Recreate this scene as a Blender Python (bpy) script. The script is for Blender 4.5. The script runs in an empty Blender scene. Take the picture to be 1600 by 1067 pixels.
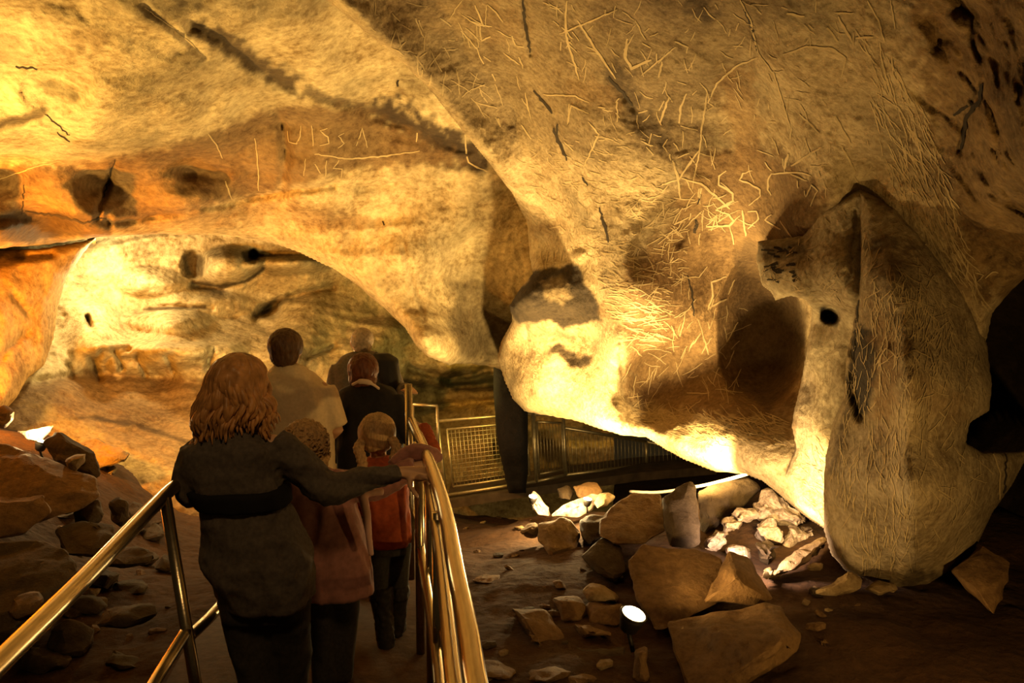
import bpy, bmesh, math, random
import numpy as np
from mathutils import Vector, Matrix

# ------------------------------------------------------------------ camera, world, exposure
SC = bpy.context.scene
COL = SC.collection
FPX, CX, CY = 1333.0, 800.0, 533.5
CAMZ, PITCH = 1.9, math.atan(119.0 / 1333.0)
cd = bpy.data.cameras.new('camera'); cam = bpy.data.objects.new('camera', cd); COL.objects.link(cam)
cd.sensor_width = 36.0; cd.lens = 36.0 * FPX / 1600.0; cd.clip_start = 0.05; cd.clip_end = 100
cam.location = (0, 0, CAMZ); cam.rotation_euler = (math.pi / 2 - PITCH, 0, 0)
SC.camera = cam
SC.view_settings.view_transform = 'Standard'; SC.view_settings.look = 'None'
SC.view_settings.gamma = 1.0; SC.view_settings.use_curve_mapping = False
SC.view_settings.exposure = 0.55
w = bpy.data.worlds.new('world'); SC.world = w; w.use_nodes = True
w.node_tree.nodes['Background'].inputs[0].default_value = (1.0, .62, .22, 1)
w.node_tree.nodes['Background'].inputs[1].default_value = 0.012

cF = np.array([0, math.cos(PITCH), -math.sin(PITCH)]); cU = np.array([0, math.sin(PITCH), math.cos(PITCH)]); cR = np.array([1., 0, 0])
def P(x, y, d):
    v = cF + (x - CX) / FPX * cR + (CY - y) / FPX * cU
    return np.array([0, 0, CAMZ]) + d * v
def PA(x, y, d):
    x = np.asarray(x, float)[..., None]; y = np.asarray(y, float)[..., None]; d = np.asarray(d, float)[..., None]
    return np.array([0, 0, CAMZ]) + d * (cF + (x - CX) / FPX * cR + (CY - y) / FPX * cU)
def PZ(x, y, z):                     # where the sight line of a photo point meets the height z
    v = P(x, y, 1.0) - np.array([0, 0, CAMZ])
    return np.array([0, 0, CAMZ]) + v * ((z - CAMZ) / v[2])

# lamps and added fill lights: position, aim, watts, colour, radius, spot angle (0 = all round)
WARM = (1.0, .60, .20)
LAMPS = [
    ('alcove', P(172, 415, 10.3), None, 110, (1, .76, .36), .10, 0),
    ('alcove_fill', P(372, 575, 9.3), None, 75, (1, .74, .30), .12, 0),  # unseen fill added to brighten the alcove and the arch underside
    ('alcove_low', P(330, 640, 8.6), P(250, 500, 12), 35, (1, .66, .20), .10, 165),
    ('orange', P(-120, 560, 6.6), P(40, 470, 8.5), 700, (1, .34, .02), .12, 160),
    ('ceiling_wash', P(-330, 560, 4.9), P(260, 20, 6.5), 720, (1, .62, .17), .10, 112),
    ('ground_left', P(58, 668, 7.05), P(150, 600, 9), 45, (1, .66, .24), .05, 175),
    ('under_rock', P(846, 772, 7.15), P(890, 480, 7.7), 420, (1, .68, .25), .06, 140),
    ('under_rock', P(900, 772, 6.9), P(900, 480, 7.3), 240, (1, .68, .25), .06, 140),
    ('glow', P(846, 772, 7.05), None, 34, (1, .7, .3), .03, 0),
    ('glow_left', P(48, 664, 6.9), None, 22, (1, .7, .3), .03, 0),
    ('glow', P(900, 772, 6.8), None, 34, (1, .7, .3), .03, 0),
    ('under_lip', P(1085, 746, 6.3), P(1080, 660, 6.9), 200, (1, .68, .25), .05, 165),
    ('under_lip', P(1212, 812, 5.3), P(1215, 700, 5.9), 72, (1, .68, .25), .05, 150),  # added unseen spot, stretches the bright lip rightwards to the pillar foot
    ('pale', P(1165, 868, 5.2), P(1200, 800, 6.1), 60, (1, .72, .52), .04, 150),
    ('front', P(990, 950, 4.45), P(1270, 560, 5.0), 105, (1, .64, .22), .05, 130),
    ('low_right', np.array([2.2, 2.2, .45]), P(1320, 300, 4.8), 95, (1, .60, .18), .05, 140),
    ('fill_overhead', np.array([-.3, .9, 3.7]), P(470, 690, 4.3), 62, (1, .60, .24), .25, 90),  # unseen fill added above the path to lift the people
    ('far_wall', P(700, 610, 10.5), P(740, 600, 13), 45, (1, .78, .18), .1, 150),
]
for nm, pos, aim, watt, colr, rad, ang in LAMPS:
    ld = bpy.data.lights.new(nm, 'SPOT' if ang else 'POINT'); ld.energy = watt; ld.color = colr; ld.shadow_soft_size = rad
    lo = bpy.data.objects.new('light_' + nm, ld); COL.objects.link(lo); lo.location = pos
    if ang:
        ld.spot_size = math.radians(ang); ld.spot_blend = .6
        lo.rotation_euler = (Vector(aim) - Vector(pos)).to_track_quat('-Z', 'Y').to_euler()

# ------------------------------------------------------------------ noise
rng = np.random.RandomState(7); random.seed(7)
PERM = rng.permutation(256); PERM = np.concatenate([PERM, PERM, PERM])
GR = rng.normal(size=(256, 3)); GR /= np.linalg.norm(GR, axis=1)[:, None]
def perlin(p):
    p = np.asarray(p, float); sh = p.shape[:-1]; p = p.reshape(-1, 3)
    i = np.floor(p).astype(int); f = p - i; u = f * f * f * (f * (f * 6 - 15) + 10); i &= 255
    out = 0
    for a in (0, 1):
        for b in (0, 1):
            for c in (0, 1):
                g = GR[PERM[PERM[PERM[i[:, 0] + a] + i[:, 1] + b] + i[:, 2] + c] & 255]
                dd = ((f - np.array([a, b, c])) * g).sum(1)
                out = out + dd * (u[:, 0] if a else 1 - u[:, 0]) * (u[:, 1] if b else 1 - u[:, 1]) * (u[:, 2] if c else 1 - u[:, 2])
    return out.reshape(sh) * 1.5
def fbm(p, o=4, ridge=False):
    s = 0; a = 1.0; t = 0
    for k in range(o):
        n = perlin(p * 2 ** k + 17.3 * k)
        s = s + a * ((1 - 2 * np.abs(n)) if ridge else n); t += a; a *= .5
    return s / t

# ------------------------------------------------------------------ materials
def new_mat(name):
    m = bpy.data.materials.new(name); m.use_nodes = True
    n = m.node_tree.nodes; l = m.node_tree.links; b = n['Principled BSDF']
    b.inputs['Specular IOR Level'].default_value = .25
    return m, n, l, b
def rock_mat(name, col=None, dark=(.5, .45, .38), scale=3.0, bump=.5, rough=.85, stretch=(1, 1, 1), pits=.0):
    m, n, l, b = new_mat(name)
    tc = n.new('ShaderNodeTexCoord'); mp = n.new('ShaderNodeMapping'); mp.inputs['Scale'].default_value = stretch
    l.new(tc.outputs['Object'], mp.inputs['Vector'])
    n1 = n.new('ShaderNodeTexNoise'); n1.inputs['Scale'].default_value = scale; n1.inputs['Detail'].default_value = 8; n1.inputs['Roughness'].default_value = .72
    n2 = n.new('ShaderNodeTexNoise'); n2.inputs['Scale'].default_value = scale * 9; n2.inputs['Detail'].default_value = 6; n2.inputs['Roughness'].default_value = .7
    for q in (n1, n2): l.new(mp.outputs[0], q.inputs['Vector'])
    r = n.new('ShaderNodeValToRGB'); r.color_ramp.elements[0].position = .38; r.color_ramp.elements[0].color = (*dark, 1)
    r.color_ramp.elements[1].position = .60; r.color_ramp.elements[1].color = (1, 1, 1, 1)
    ad = n.new('ShaderNodeMath'); ad.operation = 'ADD'; ml = n.new('ShaderNodeMath'); ml.operation = 'MULTIPLY'; ml.inputs[1].default_value = .5
    l.new(n1.outputs[0], ad.inputs[0]); l.new(n2.outputs[0], ad.inputs[1]); l.new(ad.outputs[0], ml.inputs[0]); l.new(ml.outputs[0], r.inputs[0])
    mx = n.new('ShaderNodeMix'); mx.data_type = 'RGBA'; mx.blend_type = 'MULTIPLY'; mx.inputs[0].default_value = 1
    if col is None:
        at = n.new('ShaderNodeVertexColor'); at.layer_name = 'Col'; l.new(at.outputs[0], mx.inputs[6])
    else:
        mx.inputs[6].default_value = (*col, 1)
    l.new(r.outputs[0], mx.inputs[7]); l.new(mx.outputs[2], b.inputs['Base Color'])
    b.inputs['Roughness'].default_value = rough
    bp = n.new('ShaderNodeBump'); bp.inputs['Strength'].default_value = bump; bp.inputs['Distance'].default_value = .02
    if pits > 0:
        v = n.new('ShaderNodeTexVoronoi'); v.inputs['Scale'].default_value = scale * 7; l.new(mp.outputs[0], v.inputs['Vector'])
        m2 = n.new('ShaderNodeMath'); m2.operation = 'MULTIPLY_ADD'; m2.inputs[1].default_value = pits; l.new(v.outputs['Distance'], m2.inputs[0]); l.new(n2.outputs[0], m2.inputs[2])
        l.new(m2.outputs[0], bp.inputs['Height'])
    else:
        l.new(ad.outputs[0], bp.inputs['Height'])
    l.new(bp.outputs[0], b.inputs['Normal'])
    return m
def plain_mat(name, col, rough=.7, metal=0, noise=0, scale=30, bump=0, emit=0, sheen=0, stretch=(1, 1, 1)):
    m, n, l, b = new_mat(name)
    b.inputs['Base Color'].default_value = (*col, 1); b.inputs['Roughness'].default_value = rough; b.inputs['Metallic'].default_value = metal
    if noise or bump:
        tc = n.new('ShaderNodeTexCoord'); mp = n.new('ShaderNodeMapping'); mp.inputs['Scale'].default_value = stretch; l.new(tc.outputs['Object'], mp.inputs[0])
        t = n.new('ShaderNodeTexNoise'); t.inputs['Scale'].default_value = scale; t.inputs['Detail'].default_value = 5; l.new(mp.outputs[0], t.inputs['Vector'])
        if noise:
            r = n.new('ShaderNodeValToRGB'); r.color_ramp.elements[0].position = .3; r.color_ramp.elements[1].position = .7
            r.color_ramp.elements[0].color = (*[c * (1 - noise) for c in col], 1); r.color_ramp.elements[1].color = (*[min(1, c * (1 + noise)) for c in col], 1)
            l.new(t.outputs[0], r.inputs[0]); l.new(r.outputs[0], b.inputs['Base Color'])
        if bump:
            bp = n.new('ShaderNodeBump'); bp.inputs['Strength'].default_value = bump; bp.inputs['Distance'].default_value = .01
            l.new(t.outputs[0], bp.inputs['Height']); l.new(bp.outputs[0], b.inputs['Normal'])
    if emit: b.inputs['Emission Color'].default_value = (1, .8, .42, 1); b.inputs['Emission Strength'].default_value = emit
    if sheen: b.inputs['Sheen Weight'].default_value = sheen
    return m
M = dict(
    cave=rock_mat('cave_rock', scale=1.8, bump=.8, dark=(.34, .27, .18)),
    scratched=rock_mat('scratched_rock', scale=3.2, bump=.95, pits=.25, dark=(.36, .30, .22)),
    scratch=rock_mat('scratch_mark', (.33, .245, .125), scale=9, bump=.2, dark=(.8, .78, .7)),
    crack=plain_mat('crack_dark', (.02, .013, .006), .95),
    soil=rock_mat('brown_soil', (.062, .028, .009), scale=2.2, bump=.9, rough=.95, pits=.6),
    path=rock_mat('path_concrete', (.072, .036, .014), scale=2.0, bump=.25, rough=.8),
    brownrock=rock_mat('brown_rock', (.15, .083, .030), scale=2.6, bump=.6, rough=.75, dark=(.42, .36, .30)),
    darkrock=rock_mat('dark_rock', (.055, .035, .016), scale=3, bump=.6, rough=.8),
    greyrock=rock_mat('grey_rock', (.24, .165, .08), scale=3, bump=.7, rough=.8),
    palerock=rock_mat('pale_rock', (.46, .35, .25), scale=3.5, bump=.6, rough=.8, dark=(.12, .08, .06)),
    steel=plain_mat('brushed_steel', (.50, .41, .26), .27, 1.0, noise=.12, scale=12, bump=.05, stretch=(8, 1, 8)),
    galv=plain_mat('galvanised_steel', (.42, .34, .2), .45, .85, noise=.2, scale=20),
    wood=plain_mat('dark_deck', (.05, .033, .02), .7, noise=.4, scale=8),
    white=plain_mat('white_pipe', (.75, .7, .6), .4),
    black=plain_mat('black_metal', (.03, .025, .02), .5, .6),
    lens=plain_mat('lamp_lens', (1, .9, .6), .3, emit=26),
    skin=plain_mat('skin', (.50, .29, .16), .55),
    navy=plain_mat('dark_wool', (.080, .064, .050), .9, noise=.25, scale=60, bump=.15),
    band=plain_mat('black_band', (.006, .005, .004), .9),
    jean=plain_mat('dark_denim', (.035, .030, .024), .9, noise=.25, scale=70),
    mauve=plain_mat('mauve_fleece', (.28, .12, .09), .8, noise=.2, scale=40, bump=.1, sheen=.2),
    pink=plain_mat('pink_cloth', (.62, .36, .27), .75),
    red=plain_mat('rust_red_knit', (.32, .065, .018), .85, noise=.2, scale=50, bump=.15),
    tan=plain_mat('tan_shirt', (.62, .48, .28), .85, noise=.08, scale=60, bump=.1),
    black_cloth=plain_mat('black_jacket', (.012, .010, .009), .85, noise=.2, scale=50),
    greyshirt=plain_mat('grey_shirt', (.14, .115, .085), .85, noise=.2, scale=50),
    white_cloth=plain_mat('pale_collar', (.55, .42, .30), .8),
    strap=plain_mat('dark_strap', (.015, .013, .012), .6),
    auburn=plain_mat('auburn_hair', (.40, .19, .06), .42, noise=.45, scale=22, bump=.3),
    brownhair=plain_mat('brown_hair', (.09, .045, .018), .5, noise=.35, scale=60, bump=.4, stretch=(1, 1, .3)),
    redhair=plain_mat('reddish_brown_hair', (.11, .036, .014), .5, noise=.35, scale=60, bump=.4, stretch=(1, 1, .3)),
    greyhair=plain_mat('grey_hair', (.34, .26, .17), .6, noise=.3, scale=60, bump=.4),
    blond=plain_mat('blond_hair', (.36, .22, .09), .6, noise=.35, scale=110, bump=.35, stretch=(1, 1, .3)),
    boot=plain_mat('dark_boot', (.02, .015, .012), .7, noise=.3, scale=40),
)

# ------------------------------------------------------------------ object helpers
def link_mesh(name, verts, faces, mat, parent=None, smooth=True, mats=None):
    me = bpy.data.meshes.new(name); me.from_pydata([tuple(map(float, v)) for v in verts], [], faces); me.update()
    if smooth: me.polygons.foreach_set('use_smooth', np.ones(len(me.polygons), bool))
    o = bpy.data.objects.new(name, me); COL.objects.link(o)
    for q in (mats or [mat]): me.materials.append(q)
    if parent: o.parent = parent
    return o
def bm_obj(name, bm, mat, parent=None, smooth=True):
    me = bpy.data.meshes.new(name); bmesh.ops.recalc_face_normals(bm, faces=bm.faces[:]); bm.to_mesh(me); bm.free()
    if smooth:
        for p in me.polygons: p.use_smooth = True
    o = bpy.data.objects.new(name, me); COL.objects.link(o); me.materials.append(mat)
    if parent: o.parent = parent
    return o
def tag(o, label, cat=None, group=None, kind=None):
    if label: o['label'] = label
    if cat: o['category'] = cat
    if group: o['group'] = group
    if kind: o['kind'] = kind
    return o
def root(name, label, cat, group=None):
    o = bpy.data.objects.new(name, None); COL.objects.link(o); o.empty_display_size = .1
    return tag(o, label, cat, group)
def frame_of(d):
    d = Vector(d).normalized(); up = Vector((0, 0, 1)) if abs(d.z) < .9 else Vector((1, 0, 0))
    a = d.cross(up).normalized(); return a, d.cross(a).normalized()
def tube(pts, radii, seg=12, closed_ends=True):
    pts = [Vector(p) for p in pts]
    if not hasattr(radii, '__len__'): radii = [radii] * len(pts)
    V = []; Fc = []; A = None
    for i, p in enumerate(pts):
        t = (pts[min(i + 1, len(pts) - 1)] - pts[max(i - 1, 0)])
        if t.length < 1e-9: t = Vector((0, 0, 1))
        t.normalize()
        if A is None: A, B = frame_of(t)
        else:
            A = (A - t * A.dot(t)); A = A.normalized() if A.length > 1e-6 else frame_of(t)[0]
            B = t.cross(A).normalized()
        for k in range(seg):
            an = 2 * math.pi * k / seg; V.append(p + (A * math.cos(an) + B * math.sin(an)) * radii[i])
    n = len(pts)
    for i in range(n - 1):
        for k in range(seg):
            k2 = (k + 1) % seg; Fc.append((i * seg + k, i * seg + k2, (i + 1) * seg + k2, (i + 1) * seg + k))
    if closed_ends:
        Fc.append(tuple(reversed(range(seg)))); Fc.append(tuple(range((n - 1) * seg, n * seg)))
    return V, Fc
def join(parts):
    V = []; Fc = []
    for v, f in parts:
        o = len(V); V += list(v); Fc += [tuple(i + o for i in q) for q in f]
    return V, Fc
def tubes_obj(name, specs, mat, parent=None, seg=12):
    v, f = join([tube(p, r, seg) for p, r in specs]); return link_mesh(name, v, f, mat, parent)
def smooth_pts(pts, n=6):
    pts = [np.array(p, float) for p in pts]; out = []
    for i in range(len(pts) - 1):
        p0 = pts[max(i - 1, 0)]; p1 = pts[i]; p2 = pts[i + 1]; p3 = pts[min(i + 2, len(pts) - 1)]
        for k in range(n):
            t = k / n; out.append(.5 * ((2 * p1) + (-p0 + p2) * t + (2 * p0 - 5 * p1 + 4 * p2 - p3) * t * t + (-p0 + 3 * p1 - 3 * p2 + p3) * t ** 3))
    out.append(pts[-1]); return out

# ------------------------------------------------------------------ rock surfaces
def seg_dist(X, Y, poly, closed=True):
    best = np.full(X.shape, 1e9); bx = np.zeros(X.shape); by = np.zeros(X.shape); inside = np.zeros(X.shape, bool)
    n = len(poly)
    for i in range(n if closed else n - 1):
        x0, y0 = poly[i]; x1, y1 = poly[(i + 1) % n]; dx, dy = x1 - x0, y1 - y0
        t = np.clip(((X - x0) * dx + (Y - y0) * dy) / (dx * dx + dy * dy + 1e-9), 0, 1)
        qx, qy = x0 + t * dx, y0 + t * dy; dd = np.hypot(X - qx, Y - qy); m = dd < best
        best = np.where(m, dd, best); bx = np.where(m, qx, bx); by = np.where(m, qy, by)
        if closed and dy != 0:
            c = ((y0 > Y) != (y1 > Y)) & (X < (x1 - x0) * (Y - y0) / dy + x0); inside ^= c
    return best, bx, by, inside
def rbf(ctrl, c=45.0):
    C = np.array(ctrl, float); x, y, d = C.T
    phi = lambda r2: np.sqrt(r2 + c * c) / 100
    A = phi((x[:, None] - x) ** 2 + (y[:, None] - y) ** 2); n = len(x)
    Pm = np.stack([np.ones(n), x / 1000, y / 1000], 1)
    K = np.block([[A - 1e-3 * np.eye(n), Pm], [Pm.T, np.zeros((3, 3))]])
    s = np.linalg.solve(K, np.concatenate([d, [0, 0, 0]]))
    def f(X, Y):
        out = s[n] + s[n + 1] * X / 1000 + s[n + 2] * Y / 1000
        for i in range(n): out = out + s[i] * phi((X - x[i]) ** 2 + (Y - y[i]) ** 2)
        return out
    return f
RIB = {}
def relief(name, outline, ctrl, base, step=3.0, R=.25, r=26, wrap=1.2, noise=((1.2, .10), (4, .03), (14, .008)), grooves=(), bumps=(), rough=(),
           stains_shade=(), mat=None, c=45.0, jag=3.0, ridge=0.0, strata=0.0, mottle=.0):
    """A rock face with real depth: its front follows depth controls, its rim rolls back behind the outline."""
    xs = [p[0] for p in outline]; ys = [p[1] for p in outline]; W = 4 * step
    gx = np.arange(min(xs) - W, max(xs) + W + step, step); gy = np.arange(min(ys) - W, max(ys) + W + step, step)
    X, Y = np.meshgrid(gx, gy)
    P2 = np.stack([X / 60, Y / 60, np.zeros_like(X) + 3.3], -1)
    JX = jag * fbm(P2, 3); JY = jag * fbm(P2 + 9.1, 3)
    dist, bx, by, ins = seg_dist(X + JX, Y + JY, outline); s = np.where(ins, dist, -dist)
    bx = bx - JX; by = by - JY
    nx, ny = bx - X, by - Y; ln = np.hypot(nx, ny) + 1e-6; t = np.clip(-s, 0, W) / W
    outm = s < 0
    XX = np.where(outm, bx + nx / ln * 10 * t, X); YY = np.where(outm, by + ny / ln * 10 * t, Y)
    f = rbf(ctrl, c); D = f(XX, YY)
    si = np.clip(s / r, 0, 1); D = D + R * (1 - np.sqrt(np.clip(1 - (1 - si) ** 2, 0, 1))) + np.where(outm, wrap * t, 0)
    W3 = PA(XX, YY, D)
    amp = np.clip(.35 + si, 0, 1)
    for k, (sc, a) in enumerate(noise): D = D + a * fbm(W3 * sc + 5.7 * k, 3) * amp
    if ridge: D = D - ridge * np.clip(fbm(W3 * 1.7 + 31, 4, True), 0, 1) ** 3 * amp
    if strata: D = D + strata * np.abs(perlin(np.stack([W3[..., 0] * .5, W3[..., 1] * .5, W3[..., 2] * 5 + 1.5 * perlin(W3 * .6)], -1)))
    for pl, am, sc in rough:
        q, _, _, i_ = seg_dist(X, Y, pl); D = D - am * np.clip(.5 + np.where(i_, q, -q) / 60, 0, 1) * (np.abs(fbm(W3 * sc + 2, 4)) * 2 - .3)
    wob = 5 * fbm(np.stack([X / 25, Y / 25, np.zeros_like(X)], -1), 3)
    for pts, wd, dep in grooves:
        q = seg_dist(X + wob, Y + wob * .7, pts, False)[0]; D = D + dep * np.exp(-(q / wd) ** 2)
    for cx, cy, rx, ry, dep in bumps:
        q = ((X - cx) / rx) ** 2 + ((Y - cy) / ry) ** 2; D = D + dep * np.clip(1 - q, 0, 1) ** (.6 if dep > 0 else 1.1)
    W3 = PA(XX, YY, D)
    col = np.ones(X.shape + (3,)) * np.array(base)
    big = fbm(W3 * .7 + 3, 3)[..., None]; col = col * (1 + .22 * big)
    if mottle: col = col * (1 - mottle * np.clip(.15 + 1.6 * fbm(W3 * 1.6 + 8, 5), 0, 1))[..., None]
    rag = fbm(np.stack([X / 18, Y / 18, np.zeros_like(X)], -1), 4)
    for kind, pts, soft, stren, cc in stains_shade:
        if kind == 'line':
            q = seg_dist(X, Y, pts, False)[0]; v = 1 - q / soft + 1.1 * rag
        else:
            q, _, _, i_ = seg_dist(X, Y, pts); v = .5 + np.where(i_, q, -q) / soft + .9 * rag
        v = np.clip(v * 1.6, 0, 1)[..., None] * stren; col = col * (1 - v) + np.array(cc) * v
    col = np.clip(col, .004, 1)
    keep = s > -W; idx = -np.ones(X.shape, int); idx[keep] = np.arange(keep.sum())
    a, b, c2, d2 = idx[:-1, :-1], idx[:-1, 1:], idx[1:, 1:], idx[1:, :-1]
    ok = (a >= 0) & (b >= 0) & (c2 >= 0) & (d2 >= 0)
    Fc = np.stack([d2[ok], c2[ok], b[ok], a[ok]], 1); V = W3[keep]; C = col[keep]
    rb = RIB.get(name, []); nV = len(V); rv = []; rf = []; rm = []
    def samp(px, py):
        u = (px - gx[0]) / step; v = (py - gy[0]) / step; i = int(u); j = int(v)
        if i < 0 or j < 0 or i >= len(gx) - 1 or j >= len(gy) - 1: return None
        if s[j, i] < 1 or s[j + 1, i + 1] < 1 or s[j + 1, i] < 1 or s[j, i + 1] < 1: return None
        u -= i; v -= j
        p = W3[j, i] * (1 - u) * (1 - v) + W3[j, i + 1] * u * (1 - v) + W3[j + 1, i] * (1 - u) * v + W3[j + 1, i + 1] * u * v
        nrm = np.cross(W3[j + 1, i] - W3[j, i], W3[j, i + 1] - W3[j, i]); nrm /= np.linalg.norm(nrm) + 1e-12
        if np.dot(nrm, p - np.array([0, 0, CAMZ])) > 0: nrm = -nrm
        return p, nrm
    for pts, wpx, mi in rb:                                    # cuts and cracks lying on the rock, part of its own mesh
        L = []
        for k in range(len(pts) - 1):
            (x0, y0), (x1, y1) = pts[k], pts[k + 1]; m_ = max(1, int(math.hypot(x1 - x0, y1 - y0) / 5))
            for q in range(m_): L.append((x0 + (x1 - x0) * q / m_, y0 + (y1 - y0) * q / m_))
        L.append(pts[-1]); prev = None
        for k, (x, y) in enumerate(L):
            jj = 1.5 if mi == 2 else .7; x += random.uniform(-jj, jj); y += random.uniform(-jj, jj)
            sp = samp(x, y)
            if sp is None: prev = None; continue
            x2, y2 = L[min(k + 1, len(L) - 1)]; x1, y1 = L[max(k - 1, 0)]; tx, ty = x2 - x1, y2 - y1; q = math.hypot(tx, ty) + 1e-9
            wl = wpx * .5 * (.25 + .75 * math.sin(math.pi * min(1, max(0, (k + .6) / (len(L) + .2)))) ** .5) * random.uniform(.75, 1.2)
            sa, sb = samp(x - ty / q * wl, y + tx / q * wl), samp(x + ty / q * wl, y - tx / q * wl)
            if sa is None or sb is None: prev = None; continue
            b0 = nV + len(rv); rv += [sa[0] + sp[1] * .004, sb[0] + sp[1] * .004]
            if prev is not None: rf.append((prev, prev + 1, b0 + 1, b0)); rm.append(mi)
            prev = b0
    nF = len(Fc); me = bpy.data.meshes.new(name)
    AV = np.concatenate([V, np.array(rv).reshape(-1, 3)]) if rv else V
    AF = np.concatenate([Fc, np.array(rf).reshape(-1, 4)]) if rf else Fc
    me.vertices.add(len(AV)); me.vertices.foreach_set('co', AV.ravel())
    me.loops.add(len(AF) * 4); me.loops.foreach_set('vertex_index', AF.astype(np.int32).ravel())
    me.polygons.add(len(AF)); me.polygons.foreach_set('loop_start', np.arange(0, len(AF) * 4, 4, dtype=np.int32)); me.polygons.foreach_set('loop_total', np.full(len(AF), 4, np.int32))
    for q in (mat or M['cave'], M['scratch'], M['crack']): me.materials.append(q)
    me.polygons.foreach_set('material_index', np.concatenate([np.zeros(nF, np.int32), np.array(rm, np.int32)]))
    me.polygons.foreach_set('use_smooth', np.ones(len(AF), bool)); me.update(calc_edges=True)
    ca = me.color_attributes.new('Col', 'FLOAT_COLOR', 'POINT'); cc = np.ones((len(AV), 4)); cc[:len(C), :3] = C
    ca.data.foreach_set('color', cc.ravel())
    o = bpy.data.objects.new(name, me); COL.objects.link(o); return o, samp

# ------------------------------------------------------------------ cave surfaces
SOOT_SHADE = (.055, .034, .014); GOLD = (.46, .36, .19); PALE = (.60, .50, .32); BRN = (.20, .115, .04)  # first tone: soot marks, also shade painted into hollows and overhangs
RIB['ceiling'] = [(q, w_, m_) for q, w_, m_ in [
    ([(450, 205), (452, 222), (464, 224), (470, 212), (470, 196)], 2, 1), ([(487, 196), (490, 228)], 2, 1), ([(512, 200), (500, 204), (512, 214), (514, 224), (500, 228)], 2, 1), ([(538, 208), (528, 212), (538, 224), (528, 232)], 1.6, 1), ([(556, 228), (566, 200), (574, 230)], 1.6, 1),
    ([(478, 248), (474, 274)], 1.6, 1), ([(492, 256), (500, 270)], 1.6, 1), ([(510, 250), (508, 276)], 1.6, 1), ([(530, 250), (520, 262), (534, 264), (532, 278)], 1.6, 1), ([(398, 216), (403, 260), (404, 298)], 2, 1), ([(322, 206), (338, 226), (348, 248)], 2, 1),
    ([(727, 210), (729, 240), (732, 254), (750, 264), (775, 272)], 2.6, 1), ([(492, 240), (540, 248), (600, 244), (655, 236)], 2.4, 1), ([(652, 208), (650, 222)], 2, 1), ([(225, 12), (268, 42), (300, 68), (320, 90)], 1.8, 1), ([(0, 280), (50, 262), (95, 250)], 1.8, 1), ([(352, 284), (362, 312)], 2.4, 1),
    ([(621, 123), (622, 136)], 4.5, 2), ([(180, 248), (168, 285), (160, 310)], 2.4, 2), ([(598, 345), (600, 352)], 2, 2), ([(70, 178), (110, 212)], 2, 2), ([(88, 206), (108, 222)], 2, 2), ([(25, 104), (58, 107)], 3, 2), ([(165, 340), (130, 348), (85, 336), (40, 330)], 3.4, 2), ([(38, 290), (34, 335)], 2.4, 2)]]
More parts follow.
